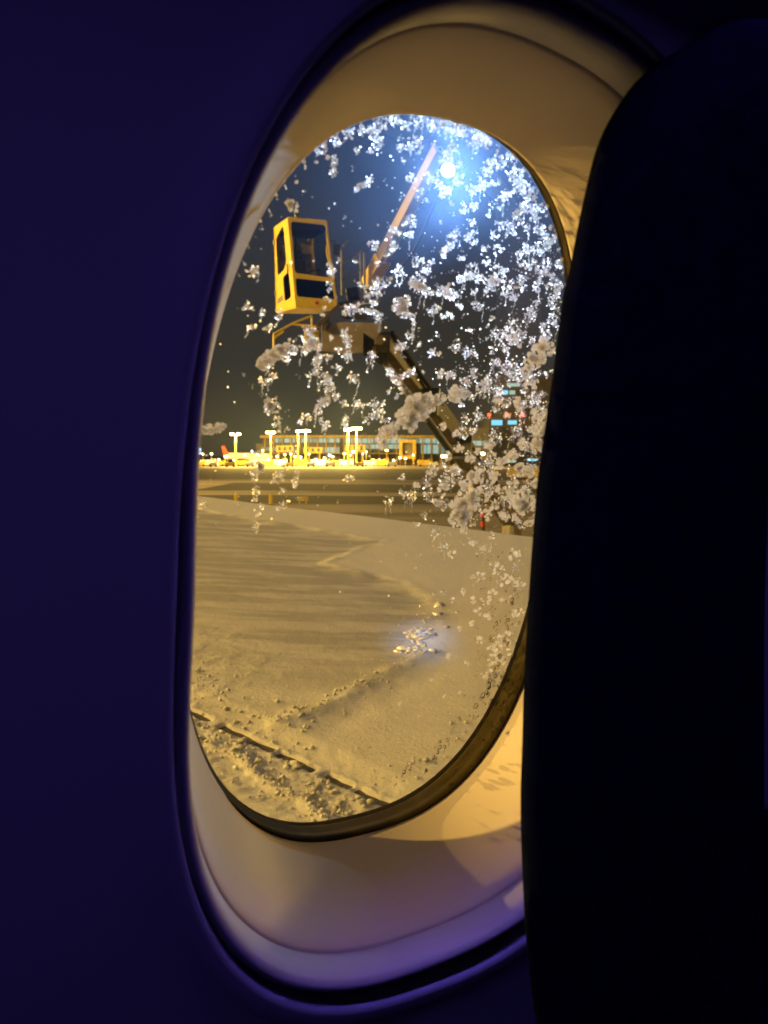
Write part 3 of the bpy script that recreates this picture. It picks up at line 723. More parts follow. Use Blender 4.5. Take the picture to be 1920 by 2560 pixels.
b = MB(); ac_ = incab(.99, .12, .78); rx = (FR_b - FL_b) / np.linalg.norm(FR_b - FL_b)
b.tube([ac_, ac_ + rx * .16 + nf * .1, ac_ + rx * .2 + nf * .12 - up * .1], .015, 6); b.box(ac_ + rx * .21 + nf * .13 - up * .22, (.16, .04, .26)); b.build('mirror', M_rubber, cab)
b = MB(); b.tube([quad_map(QL, .80, .40) + nl * .03, quad_map(QL, .80, .50) + nl * .03], .018, 6); b.build('door_handle', M_dark, cab)
for y_ in (.20, .80):
    b = MB(); b.bar(quad_map(QL, .03, y_) + nl * .012, quad_map(QL, .03, y_ + .05) + nl * .012, .05, .03, up=tuple(nl)); b.build('hinge', M_grey, cab)
b = MB(); rc_ = incab(.25, .03, 1.0) + up * .11; b.tube([rc_ - nf * .06, rc_ + nf * .06], .06, 10); b.build('roof_lamp', M_dark, cab)
b = MB(); b.prism([quad_map(QB, x, y) - np.cross(QB[1] - QB[0], QB[3] - QB[0]) / np.linalg.norm(np.cross(QB[1] - QB[0], QB[3] - QB[0])) * .07 for x, y in ((.3, .42), (.62, .42), (.62, .62), (.3, .62))], up * .0 + nf * .02); b.build('monitor', M_grey, cab)
# platform, rails and the head of the boom
def T(cx_, cy_): return 620 + .2652 * cx_, 500 + .2652 * cy_     # enlargement -> photograph
YP = YC * 1.06
def rail(name, segs, r, m, par=truck, Y=YP):
    b = MB()
    for sg in segs: b.tube([P(*T(*p), (p[2] if len(p) > 2 else Y)) if len(p) == 2 else P(*T(p[0], p[1]), p[2]) for p in sg], r, 7)
    return b.build(name, m, par)
rail('guard_rail', [[(880, 480), (884, 900)], [(890, 592), (1060, 490)], [(1060, 485), (1066, 940)], [(1095, 490), (1098, 930)], [(1060, 487), (1095, 492)], [(885, 750), (1062, 660)], [(880, 480), (900, 430), (940, 390)]], .025, M_grey)
b = MB(); a0, a1 = P(*T(850, 985), YC * 1.05), P(*T(1120, 960), YP * 1.05)
b.bar(a0, a1, .9, .10); b.build('platform', M_dark, truck)
b = MB(); b.bar(P(*T(930, 900), YP), P(*T(1050, 880), YP), .5, .28); b.build('hose_reel', M_dark, truck, bevel=.04)
rail('hand_rail', [[(242, 1270, YC * .97), (242, 1400, YC * .97)], [(242, 1262, YC * .97), (420, 1165, YC * .985), (600, 1092, YC)], [(600, 1092, YC), (604, 1210, YC)], [(420, 1170, YC), (640, 1190, YC * 1.01)], [(250, 1300, YC * .98), (330, 1240, YC)]], .026, M_yellow)
b = MB(); b.hexa([P(*T(528, 1400), YC * .99), P(*T(670, 1400), YC), P(*T(672, 1400), YC * 1.04), P(*T(540, 1400), YC * 1.04), P(*T(532, 1225), YC * .99), P(*T(668, 1230), YC), P(*T(672, 1230), YC * 1.04), P(*T(540, 1228), YC * 1.04)]); b.build('step_box', M_yellow, truck, bevel=.02)
# boom head: bracket plates with the dark gap between them
b = MB()
def plate(pts, Y0, Y1): b.prism([P(*T(x, y), Y0) for x, y in pts], P(*T(pts[0][0], pts[0][1]), Y1) - P(*T(pts[0][0], pts[0][1]), Y0))
plate([(690, 1180), (900, 1150), (1250, 1160), (1262, 1220), (1200, 1320), (1090, 1250), (1085, 1440), (900, 1450), (690, 1420)], YC * 1.0, YC * 1.03)
b.build('boom_head', M_pale, truck, bevel=.015)
b = MB(); plate([(1085, 1250), (1205, 1330), (1290, 1250), (1340, 1420), (1260, 1560), (1090, 1470)], YC * 1.035, YC * 1.06); b.build('knuckle', M_dark, truck)
b = MB(); plate([(880, 1030), (960, 985), (1120, 1000), (1120, 1130), (900, 1120)], YC * 1.01, YC * 1.05); b.build('slew_bracket', M_dark, truck)
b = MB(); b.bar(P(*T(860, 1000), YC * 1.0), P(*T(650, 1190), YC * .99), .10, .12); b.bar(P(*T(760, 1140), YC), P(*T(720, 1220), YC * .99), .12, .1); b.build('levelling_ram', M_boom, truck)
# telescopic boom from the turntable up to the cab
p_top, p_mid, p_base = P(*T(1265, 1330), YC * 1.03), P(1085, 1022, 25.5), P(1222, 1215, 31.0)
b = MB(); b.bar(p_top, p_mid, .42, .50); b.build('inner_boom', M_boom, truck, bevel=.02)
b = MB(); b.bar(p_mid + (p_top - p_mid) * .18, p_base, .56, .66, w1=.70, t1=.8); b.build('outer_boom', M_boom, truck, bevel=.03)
sd = np.cross((p_base - p_top), vec((0, 0, 1))); sd /= np.linalg.norm(sd)
upb = np.cross(sd, p_base - p_top); upb /= np.linalg.norm(upb)
b = MB()
o1 = -sd * .20 - upb * .20
b.bar(p_top + o1, p_base - sd * .33 - upb * .34, .09, .12); b.build('boom_lit_edge', mat('dull_yellow', (.30, .22, .02), .6), truck)  # lit edge of the boom, added as a strip of lighter yellow
for t_ in (.30, .62):
    c_ = p_top + (p_base - p_top) * t_; k_ = .52 + .2 * t_; b = MB(); b.bar(c_, c_ + (p_base - p_top) * .012, k_ + .16, k_ + .26); b.build('boom_collar', M_dark, truck)
b = MB(); b.tube([p_top + upb * -.42 + (p_base - p_top) * .03, p_top + (p_base - p_top) * .30 - upb * .46], .075, 10); b.build('ram_rod', M_grey, truck)
b = MB(); b.tube([p_top + (p_base - p_top) * .22 - upb * .46, p_top + (p_base - p_top) * .52 - upb * .56], .12, 10); b.build('ram_cylinder', M_dark, truck)
b = MB()
b.tube([p_top + sd * .26 + upb * .2, (p_top + p_mid) / 2 + sd * .30 + upb * .1, p_mid + sd * .36, p_base + sd * .42], .07, 8); b.build('fluid_hose', M_rubber, truck)
# spray boom with the floodlight
s0, s1b = P(922, 712, YC * 1.07), P(1098, 372, YC * .93)
b = MB(); b.bar(s0, s0 + (s1b - s0) * .22, .34, .36); b.build('spray_boom_root', M_yellow, truck, bevel=.015)
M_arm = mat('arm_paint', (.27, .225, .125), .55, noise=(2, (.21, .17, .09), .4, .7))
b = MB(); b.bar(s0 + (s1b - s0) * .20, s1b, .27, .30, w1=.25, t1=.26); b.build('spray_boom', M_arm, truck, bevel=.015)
b = MB(); b.tube([s0 + vec((.3, .1, -.2)), s0 + (s1b - s0) * .4 + vec((.5, .1, -.35)), s0 + (s1b - s0) * .75 + vec((.45, .1, -.2)), s1b + vec((.1, 0, -.1))], .05, 8); b.build('spray_hose', M_rubber, truck)
fl = LAMP
aim = to_w(*pq(1056, 1614), .05) - fl; aim /= np.linalg.norm(aim)
b = MB(); b.tube([fl - aim * .30, fl - aim * .05, fl], .10, 16, r1=.20); hd = b.build('floodlight', M_dark, truck)
b = MB(); b.tube([fl + aim * .004, fl + aim * .012], .13, 20); b.build('lens', emis('floodlight_lens', (.42, .68, 1.0), 420), hd)
b = MB(); b.bar(fl - aim * .25, s1b, .06, .06); b.build('bracket', M_dark, hd)
sp = lamp('floodlight_beam', 'SPOT', fl + aim * .03, 5000, (.24, .48, 1.0), .15)
sp.data.spot_size = radians(2.5); sp.data.spot_blend = 1.0
sp.rotation_euler = Vector(aim).to_track_quat('-Z', 'Y').to_euler()
sp = lamp('floodlight_beam', 'SPOT', fl + aim * .03, 13500, (.48, .70, 1.0), .16)
sp.data.spot_size = radians(2.3); sp.data.spot_blend = 1.0
sp.rotation_euler = Vector(FR(.045, .12, S2) - fl).to_track_quat('-Z', 'Y').to_euler()
# chassis under the boom, mostly behind the ice on the window
tx, ty = 8.2, 33.5
b = MB(); b.box((tx + 1.5, ty, .95), (9.6, 2.2, .35)); b.build('chassis', M_dark, truck)
b = MB(); b.box((tx + 2.0, ty, 1.95), (4.6, 2.4, 1.5)); b.build('fluid_tank', M_yellow, truck, bevel=.12)
cx_ = tx + 4.6
b = MB(); b.hexa([(cx_, ty - 1.2, 1.1), (cx_ + 2.1, ty - 1.2, 1.1), (cx_ + 2.1, ty + 1.2, 1.1), (cx_, ty + 1.2, 1.1), (cx_, ty - 1.2, 3.1), (cx_ + 1.7, ty - 1.2, 3.1), (cx_ + 1.7, ty + 1.2, 3.1), (cx_, ty + 1.2, 3.1)]); dc = b.build('driver_cab', M_yellow, truck, bevel=.06)
b = MB(); b.box((cx_ + .9, ty - 1.203, 2.5), (1.2, .02, .8)); b.build('window', M_dark, dc)
b = MB(); b.tube([(tx - 2.4, ty, 1.1), (tx - 2.4, ty, 2.5)], .45, 16); b.build('turntable', M_grey, truck)
b = MB(); b.bar((tx - 2.4, ty, 2.45), p_base, .6, .6); b.build('boom_foot', M_boom, truck)
for wx in (-2.2, 3.4, 5.2):
    for wy in (-1.05, 1.05):
        b = MB(); b.tube([(tx + wx, ty + wy - .16, .52), (tx + wx, ty + wy + .16, .52)], .52, 20); wh = b.build('wheel', M_rubber, truck)
        b = MB(); b.tube([(tx + wx, ty + wy - .17, .52), (tx + wx, ty + wy + .17, .52)], .26, 14); b.build('rim', M_grey, wh)
b = MB(); b.tube([tuple(P(1160, 1166, 30.5)), tuple(P(1160, 1158, 30.5))], .12, 12); b.build('beacon', emis('beacon_glow', (1, .16, .08), 26), truck)
# work lamp on a post at the back of the chassis
b = MB(); wl_p = P(1178, 1187, 29.5); b.tube([wl_p - vec((0, 0, 1.6)), wl_p - vec((0, 0, .15))], .09, 8); b.build('lamp_post', M_yellow, truck)
b = MB(); b.box(wl_p, (.38, .2, .16)); b.build('work_lamp', emis('work_lamp_glow', (.9, 1, .75), 7), truck)

# ================================================================== THE TERMINAL SIDE
M_sod = emis('sodium_head', (1, .78, .45), 16)
M_mast = mat('mast_paint', (.70, .48, .10), .5)
M_facade = mat('terminal_wall', (.20, .18, .14), .7, noise=(.2, (.12, .11, .085), .4, .7))
M_aqua = emis('lit_glazing', (.52, .80, .66), .62, (.1, .1, .1))
M_aqua2 = emis('lit_glazing_dim', (.42, .62, .48), .38, (.1, .1, .1))
M_cyan = emis('office_glow', (.20, .72, .95), 1.1)
M_redl = emis('obstruction_red', (1, .06, .02), 6)
M_bridge = mat('bridge_yellow', (.55, .40, .05), .5, noise=(.4, (.36, .25, .04), .4, .7))
M_white = mat('white_paint', (.75, .75, .73), .45)
M_tail = mat('tail_red', (.65, .10, .05), .45)
M_concrete = mat('tower_wall', (.10, .095, .09), .8, noise=(.3, (.07, .065, .06), .4, .7))
YT = 450.0
def pxm(Y): return Y / F
def facade(name, x0, x1, ytop, ybot, Y, depth, m, par=None):
    a, b_ = P(x0, ytop, Y), P(x1, ybot, Y); z0 = max(b_[2], 0)
    bb = MB(); bb.box(((a[0] + b_[0]) / 2, Y + depth / 2, (a[2] + z0) / 2), (b_[0] - a[0], depth, a[2] - z0)); return bb.build(name, m, par)
# main pier: wall, roof edge, rows of lit glazing bays with mullions
ter = empty('terminal_building', (0, YT, 0)); tag(ter, 'long low terminal with rows of pale green lit glazing', 'terminal')
facade('wall', 655, 1150, 1096, 1170, YT, 30, M_facade, ter)
facade('roof', 650, 1152, 1088, 1095, YT - 3, 36, M_bridge, ter)
facade('wall', 640, 850, 1109, 1170, YT - 6, 5.5, M_facade, ter)
for x in range(660, 1150, 22): facade('pier', x, x + 3.2, 1096, 1170, YT - 7.2, 6, M_bridge, ter)
for x, w_, h_ in ((700, 16, 5), (742, 9, 7), (812, 22, 4), (905, 12, 6), (960, 26, 4), (1030, 10, 8), (1088, 18, 5)): facade('roof_plant', x, x + w_, 1088 - h_, 1088, YT + 8, 8, M_dark, ter)
facade('canopy', 655, 1000, 1132, 1135, YT - 16, 10, M_bridge, ter)
for x in range(668, 1000, 26): facade('doorway', x, x + 11, 1142, 1166, YT - 6.8, .4, M_dark, ter)
def bays(x0, x1, y0, y1, n, Y, m, par):
    w = (x1 - x0) / n
    for i in range(n):
        xa, xb = x0 + i * w + w * .06, x0 + (i + 1) * w - w * .06
        wdw = facade('window', xa, xb, y0, y1, Y, .4, m if rnd.random() > .25 else M_aqua2, par)
bays(682, 850, 1096, 1106.5, 12, YT - .5, M_aqua, ter)
bays(862, 1148, 1096, 1108, 20, YT - .5, M_aqua, ter)
bays(862, 1000, 1111, 1122, 9, YT - .5, M_aqua, ter)
bays(1052, 1112, 1112, 1134, 4, YT - .5, M_aqua, ter)
bays(760, 850, 1118, 1132, 7, YT - 6.3, M_aqua, ter)
bays(652, 730, 1118, 1127, 5, YT - 6.3, M_aqua2, ter)
def bridge(name, x0, x1, yt, yb, Y, lab):
    e_ = empty(name, tuple(P((x0 + x1) / 2, 1158, Y))); tag(e_, lab, 'boarding bridge', 'boarding bridges along the terminal')
    facade('corridor', x0, x1, yt, yb, Y, 4, M_bridge, e_)
    for fx in (.15, .85): facade('leg', x0 + (x1 - x0) * fx - 1.6, x0 + (x1 - x0) * fx + 1.6, yb, 1160, Y + 1, 1, M_bridge, e_)
    for fx in (.2, .5, .8): facade('window', x0 + (x1 - x0) * fx - 3, x0 + (x1 - x0) * fx + 3, yt + 3, yb - 4, Y - .2, .15, M_dark, e_)
bridge('boarding_bridge', 690, 734, 1114, 1130, YT - 40, 'boarding bridge left of the paired apron lights')
bridge('boarding_bridge', 758, 806, 1118, 1133, YT - 40, 'boarding bridge below the paired apron lights')
bridge('boarding_bridge', 862, 914, 1112, 1130, YT - 40, 'boarding bridge right of the paired apron lights')
# gate house with a framed opening
gh = empty('gate_house', tuple(P(1018, 1158, YT - 45))); tag(gh, 'square yellow gate frame standing before the green terminal glazing', 'gate')
for (a, b_, c, d) in ((998, 1006, 1104, 1148), (1032, 1040, 1104, 1148)): facade('post', a, b_, c, d, YT - 45, 3, M_bridge, gh)
facade('beam', 998, 1040, 1100, 1107, YT - 45.5, 4, M_bridge, gh); facade('beam', 998, 1040, 1139, 1147, YT - 45.5, 4, M_bridge, gh)
facade('backing', 1006, 1032, 1107, 1139, YT - 42, .5, M_facade, gh)
# flat hall and office tower at the right
hall = empty('cargo_hall', tuple(P(1195, 1158, YT - 80))); tag(hall, 'dark flat-roofed hall with one long lit window strip', 'hall')
facade('wall', 1150, 1222, 1070, 1175, YT - 80, 25, M_facade, hall)
bays(1176, 1219, 1102, 1114, 3, YT - 80.5, M_aqua, hall)
tow = empty('office_tower', tuple(P(1272, 1158, YT - 60))); tag(tow, 'dark office tower with cyan windows and red roof lights', 'tower')
facade('wall', 1222, 1420, 1042, 1180, YT - 60, 30, M_concrete, tow)
facade('upper_storeys', 1250, 1400, 940, 1042, YT - 50, 20, M_concrete, tow)
for (a, b_, c, d, m) in ((1229, 1256, 1050, 1063, M_cyan), (1270, 1292, 1051, 1061, M_cyan), (1268, 1300, 958, 966, M_aqua), (1256, 1270, 976, 986, M_cyan), (1274, 1288, 976, 986, M_aqua), (1272, 1290, 928, 935, M_aqua2), (1318, 1342, 1147, 1152, M_cyan), (1270, 1290, 1150, 1156, M_aqua)):
    facade('window', a, b_, c, d, YT - 60.6 if c > 1042 else YT - 50.6, .4, m, tow)
for x in (1223, 1268, 1306):
    p = P(x, 1037, YT - 61); b = MB(); b.tube([p - vec((0, 0, .7)), p + vec((0, 0, .7))], .75, 10); b.build('warning_light', M_redl, tow)
# low barrier with a bright top on the right
rl = MB(); c0, c1 = P(1268, 1170, 160), P(1400, 1173, 160); rl.bar(c0, c1, .5, .5); rl.bar(c0 - vec((0, 0, 1.1)), c1 - vec((0, 0, 1.1)), .3, 1.6); tag(rl.build('apron_barrier', M_bridge), 'long yellow barrier running across the apron at the right', 'barrier')
# apron light masts
def mast(x, ytop, Y, w, heads, lab, power=0, ybot=1150):
    base = P(x, 1158, Y); base[2] = 0; top = P(x, ytop, Y)
    e_ = empty('apron_light_mast', tuple(base)); tag(e_, lab, 'light mast', 'light masts on the far apron')
    b = MB(); b.tube([base, top], w * .6, 8, r1=w * .35); b.build('pole', M_mast, e_)
    for dx in heads:
        hdm = MB(); hdm.box(top + vec((dx, -.6, .3)), (1.7, 1.2, .9)); hdm.build('lamp_head', M_sod, e_)
    if power:
        lamp('mast_light', 'POINT', tuple(top + vec((0, -2.5, -.2))), power, SODIUM, .7)
PW = 120000
mast(589, 1087, 362, .9, (-1.6, 1.6), 'thick apron light mast standing apart at the far left', PW)
mast(677, 1083, 358, .5, (-1.3, 1.3), 'apron light mast left of the terminal glazing', PW)
mast(745, 1080, 362, .45, (0,), 'single-headed thin mast of the pair on the left', 0)
mast(764, 1079, 360, .6, (-1.4, 0, 1.4), 'broad-headed mast of the pair on the left', PW * 1.3)
mast(870, 1076, 358, .6, (-.8, .8), 'left mast of the pair beside the ice column', PW)
mast(891, 1073, 360, .6, (-1.8, 0, 1.8), 'right mast of the pair beside the ice column', PW)
mast(1206, 1136, 330, .3, (0,), 'small mast with one lamp before the dark hall', PW * .3)
# row of lamps under the hall canopy
for k, x in enumerate((1107, 1117, 1128, 1142)):
    p = P(x, 1141, YT - 90); b = MB(); b.box(p, (1.5, .8, 1.3)); o = b.build('canopy_lamp', M_sod); tag(o, ('leftmost small lamp of the row under the terminal glazing', 'second small lamp from the left under the terminal glazing', 'third small lamp from the left under the terminal glazing', 'rightmost small lamp of the row, beside the raised boom')[k], 'lamp', 'row of lamps under the glazing')
# tail of a parked airliner and the vehicles around it
jet = empty('parked_airliner', tuple(P(600, 1158, 400))); tag(jet, 'parked white airliner with a red tail fin at the far left', 'airliner')
b = MB(); b.prism([P(x, y, 398) for x, y in ((553, 1116), (560, 1114), (571, 1134), (569, 1139), (559, 1138))], (0, .8, 0)); b.build('tail_fin', M_tail, jet)
b = MB(); b.tube([P(560, 1141, 400), P(575, 1140, 400), P(640, 1141, 402), P(668, 1142, 403), P(676, 1146, 404)], 1.9, 12); b.build('fuselage', M_white, jet, True)
b = MB(); b.hexa([P(600, 1146, 396), P(622, 1146, 400), P(628, 1144, 412), P(618, 1144, 412), P(600, 1145, 396), P(622, 1145, 400), P(628, 1143, 412), P(618, 1143, 412)]); b.build('wing', M_white, jet)
def vehicle(x, w, h, Y, m, lab):
    p = P(x, 1157, Y); p[2] = 0
    e_ = empty('service_vehicle', tuple(p)); tag(e_, lab, 'service vehicle', 'service vehicles on the far apron')
    b = MB(); b.box(p + vec((0, 0, .5 + h / 2)), (w, 2.2, h)); b.box(p + vec((w * .36, 0, .5 + h * .95)), (w * .28, 2.1, h * .5)); b.build('body', m, e_, bevel=.15)
    b = MB(); b.box(p + vec((w * .36, -1.06, .5 + h * .98)), (w * .2, .06, h * .3)); b.build('window', M_dark, e_)
    for dx in (-.32, .32):
        b = MB(); b.tube([p + vec((dx * w, -1.15, .5)), p + vec((dx * w, 1.15, .5))], .5, 10); b.build('wheel', M_rubber, e_)
vehicle(520, 8, 2.6, 380, M_white, 'white service truck left of the red tail fin')
vehicle(548, 6, 2.0, 385, M_bridge, 'yellow van just left of the red tail fin')
vehicle(607, 7, 2.4, 385, M_bridge, 'yellow service truck under the white airliner')
vehicle(648, 9, 3.0, 385, M_white, 'pale service truck right of the white airliner')
vehicle(700, 7, 2.6, 370, M_white, 'pale truck under the leftmost boarding bridge')
vehicle(800, 9, 2.8, 370, M_white, 'white service truck between the two left bridges')
vehicle(842, 7, 2.4, 372, M_bridge, 'yellow service truck left of the right bridge')
vehicle(950, 9, 2.8, 372, M_bridge, 'yellow truck between the right bridge and the gate frame')
vv = [(502, 5, 1.8, 372, M_bridge), (534, 4, 1.6, 352, M_white), (576, 5, 1.5, 350, M_bridge), (626, 4, 1.7, 352, M_white), (668, 6, 2.2, 368, M_bridge), (725, 4, 1.5, 350, M_bridge), (752, 7, 2.7, 366, M_bridge), (778, 4, 1.6, 348, M_white), (826, 5, 1.8, 352, M_white), (866, 7, 2.4, 366, M_white), (900, 4, 1.6, 350, M_bridge), (925, 6, 2.2, 368, M_white), (980, 5, 1.8, 355, M_white), (1062, 7, 2.6, 366, M_bridge), (1085, 4, 1.6, 352, M_white)]
vl = ('yellow van at the far left beside the blue lit sign', 'small white car between the leftmost truck and the thick mast', 'low yellow cart under the red tail fin', 'small white car below the nose end of the airliner', 'yellow truck at the foot of the mast left of the glazing', 'low yellow cart below the leftmost boarding bridge', 'tall yellow truck at the foot of the left pair of masts', 'small white car just right of the left pair of masts', 'white van below the terminal wall left of the right pair of masts', 'white truck at the foot of the right pair of masts', 'low yellow cart just right of the right pair of masts', 'white truck below the right boarding bridge', 'white van just left of the gate frame', 'yellow truck right of the gate frame', 'small white car below the row of canopy lamps')
for (x, w_, h_, Y_, m_v), l_v in zip(vv, vl): vehicle(x, w_, h_, Y_, m_v, l_v)
M_dot = emis('apron_lamp_glow', (1, .74, .30), 9); M_dotw = emis('white_lamp_glow', (.9, .95, 1.0), 7)
for k in range(34):
    x = 492 + k * 16.5 + rnd.uniform(-7, 7); y = rnd.choice((1142, 1146, 1150, 1136, 1128)) + rnd.uniform(-2, 2); p = P(x, y, 368 + rnd.uniform(-12, 30))
    b = MB(); b.tube([p - vec((0, 0, .45)), p + vec((0, 0, .45))], rnd.uniform(.35, .75), 8); pl_ = b.build('apron_lamp', M_dot if k % 4 else M_dotw)
    b = MB(); q_ = p.copy(); q_[2] = 0; b.tube([q_, p - vec((0, 0, .45))], .12, 6); b.build('pole', M_mast, pl_)
    tag(pl_, 'small round amber lamp glowing among the vehicles along the far apron' if k % 4 else 'small round white lamp glowing among the vehicles along the far apron', 'lamp', 'small lamps along the far apron')
b = MB(); p = P(496, 1124, 370); b.box(p, (2.6, .3, 1.6)); b.box(p + vec((.6, -.1, -1.8)), (2.2, .3, 1.1)); tag(b.build('illuminated_sign', emis('blue_sign_glow', (.35, .6, 1.0), 2.2)), 'small blue lit sign at the far left edge of the glass', 'sign')
# marker posts and a low sign at the near edge of the field
def post(x, y0, y1, Y, lab):
    p0, p1 = P(x, y1, Y), P(x, y0, Y); p0[2] = 0
    e_ = empty('marker_post', tuple(p0)); tag(e_, lab, 'marker post', 'yellow marker posts beyond the wing')
    b = MB(); b.tube([p0, p1], .22, 12); b.build('tube', M_yellow, e_)
    b = MB(); b.tube([p1, p1 + vec((0, 0, .12))], .2, 12, r1=.1); b.build('cap', M_yellow, e_)
post(590, 1237, 1260, 84, 'left of two short yellow posts beyond the wing edge')
post(677, 1237, 1262, 84, 'right of two short yellow posts beyond the wing edge')
b = MB(); p = P(757, 1247, 84); b.box(p, (1.2, .25, .42)); b.box(p - vec((.4, 0, .5)), (.08, .1, .7)); b.box(p + vec((.4, 0, -.5)), (.08, .1, .7)); tag(b.build('taxiway_sign', M_bridge), 'low pale board on two legs beyond the wing edge', 'sign')
# striped post beside the truck
e_ = empty('striped_post', tuple(P(1207, 1350, 30))); tag(e_, 'thin red and black striped post rising above the wing edge', 'post')
for k in range(6):
    pa, pb = P(1207, 1340 - k * 12, 24), P(1207, 1329 - k * 12, 24); b = MB(); b.tube([pa, pb], .075, 8); b.build('stripe', (M_red, M_dark)[k % 2], e_)
b = MB(); b.tube([P(1207, 1420, 24), P(1207, 1341, 24)], .06, 8); b.build('pole', M_dark, e_)

# ================================================================== ICE ON THE OUTER PANE
# (x, y, radius) blobs and (x0, y0, x1, y1, width) streaks measured on the pane
ICE = [(631, 678, 14), (622, 765, 14), (630, 813, 9), (654, 781, 8), (668, 815, 9), (700, 784, 11), (850, 650, 4), (888, 652, 5), (934, 613, 12), (991, 577, 13), (983, 611, 14), (967, 633, 8), (1026, 553, 14), (1023, 585, 10), (946, 659, 6), (999, 678, 13),
 (933, 723, 21), (960, 699, 16), (936, 755, 8), (906, 712, 7), (1012, 765, 26), (1028, 797, 13), (872, 773, 16), (893, 773, 12), (912, 776, 951, 784, 4), (949, 797, 10), (734, 866, 16), (712, 885, 16), (668, 919, 10), (681, 938, 9), (660, 951, 9), (771, 834, 18), (779, 858, 22), (766, 869, 14),
 (795, 885, 790, 924, 10), (822, 892, 8), (843, 922, 11), (811, 945, 16), (829, 842, 5), (867, 826, 872, 871, 9), (845, 874, 6), (875, 890, 12), (885, 945, 14), (928, 890, 10), (999, 858, 15), (1026, 839, 10), (973, 924, 995, 960, 6), (1023, 924, 14), (1010, 938, 8),
 (820, 943, 823, 967, 10), (811, 1000, 14), (796, 1021, 13), (769, 1039, 10), (754, 1054, 8), (808, 1060, 13), (862, 1009, 8), (862, 1045, 862, 1062, 8), (841, 991, 8), (898, 1015, 12), (940, 1030, 16), (932, 1008, 12), (919, 1051, 8), (962, 1048, 9), (956, 1009, 7), (681, 1015, 20), (672, 1000, 10), (696, 1045, 9), (690, 1060, 9), (720, 1068, 7), (698, 1075, 6),
 (974, 979, 6), (995, 991, 6), (1010, 976, 7), (824, 664, 6), (832, 683, 9), (824, 710, 7), (821, 725, 7), (819, 747, 7), (811, 768, 6), (808, 786, 5),
 (1100, 935, 1132, 935, 9), (1085, 885, 12), (1138, 863, 13), (1176, 881, 15), (1238, 910, 12), (1185, 925, 1188, 945, 6), (1213, 957, 17), (1207, 975, 17), (1245, 979, 14), (1289, 819, 18), (1251, 831, 16), (1285, 847, 22), (1276, 919, 18), (1298, 932, 18), (1348, 985, 17), (1264, 1004, 13), (1204, 1032, 14), (1238, 1026, 9), (1285, 1082, 20), (1238, 1091, 16), (1166, 1044, 10), (1160, 1082, 13), (1320, 1000, 18), (1300, 1035, 14), (1330, 940, 16),
 (1229, 1135, 20), (1213, 1160, 18), (1138, 1176, 22), (1082, 1176, 14), (1069, 1207, 13), (1119, 1204, 18), (1003, 1192, 9), (1010, 1233, 10), (972, 1251, 10), (1032, 1239, 13), (1075, 1239, 15), (1213, 1214, 16), (1251, 1254, 18), (1317, 1217, 14), (1183, 1297, 14), (1160, 1325, 8), (1309, 1311, 9), (1340, 1160, 18), (1325, 1120, 14), (1290, 1180, 18), (1270, 1215, 14), (1110, 1260, 14),
 (803, 371, 16), (842, 350, 14), (838, 393, 838, 436, 6), (873, 332, 15), (912, 324, 12), (890, 376, 7), (934, 332, 18), (947, 356, 13), (929, 376, 7), (955, 306, 12), (986, 298, 16), (1016, 315, 12), (1046, 295, 18), (1081, 306, 18), (1107, 302, 16), (1133, 315, 22), (1164, 313, 20), (1194, 330, 16), (1133, 358, 1120, 393, 8), (1185, 354, 15), (1216, 352, 14), (1038, 363, 19), (1003, 371, 9), (1007, 402, 6), (894, 473, 925, 450, 6), (1085, 354, 7),
 (1029, 445, 10), (1077, 447, 12), (1055, 476, 7), (1103, 458, 8), (1120, 476, 8), (1180, 475, 1210, 460, 10), (1220, 460, 1248, 456, 5), (1216, 424, 11), (1246, 406, 17), (1272, 393, 12), (1294, 437, 20), (1259, 484, 15), (1302, 467, 18), (1324, 510, 20), (1346, 525, 14), (1290, 540, 1310, 515, 6), (1337, 540, 14), (1315, 562, 11), (1164, 519, 13), (1185, 515, 7), (1181, 554, 8), (1177, 584, 12), (1133, 584, 15), (1112, 630, 1135, 605, 7), (1151, 641, 9), (1250, 562, 13), (1237, 588, 9), (1276, 562, 9),
 (1046, 654, 13), (1064, 671, 12), (1081, 649, 8), (1051, 710, 22), (1072, 727, 12), (1120, 727, 22), (1151, 697, 1181, 688, 8), (1177, 662, 8), (1198, 693, 12), (1250, 684, 20), (1233, 719, 20), (1272, 727, 15), (1003, 762, 20), (1081, 771, 12), (1194, 762, 13), (1320, 623, 15), (1359, 612, 18), (1376, 600, 14), (1324, 658, 15), (1368, 671, 20), (1381, 705, 18), (1302, 706, 15), (1285, 740, 10), (1346, 714, 13), (1381, 753, 18), (1329, 788, 15), (1400, 660, 10), (1400, 720, 12), (1390, 800, 16), (1365, 830, 16),
 (646, 1164, 16), (636, 1190, 10), (641, 1219, 638, 1245, 6), (651, 1262, 7), (646, 1286, 6), (641, 1310, 641, 1325, 7), (698, 1190, 11), (688, 1203, 9), (703, 1227, 7), (711, 1258, 9), (693, 1268, 7), (711, 1164, 8), (745, 1182, 735, 1215, 5), (872, 1190, 11), (742, 1125, 11), (817, 1149, 6), (640, 1132, 9), (506, 1255, 11), (1040, 1310, 7), (1090, 1330, 10), (1110, 1364, 12), (1230, 1340, 9), (1060, 1290, 9), (1200, 1380, 8), (1120, 415, 15), (1137, 442, 10), (1108, 396, 10), (1140, 372, 9), (1160, 335, 12), (1095, 432, 7), (1122, 470, 6), (1150, 410, 8),
 (1180, 1440, 6), (1250, 1450, 8), (1292, 1420, 9), (1275, 1490, 7), (1205, 1500, 3), (1300, 1490, 5), (1232, 1540, 3), (1290, 1560, 4), (1262, 1600, 4), (1220, 1650, 3), (1110, 1480, 3)]
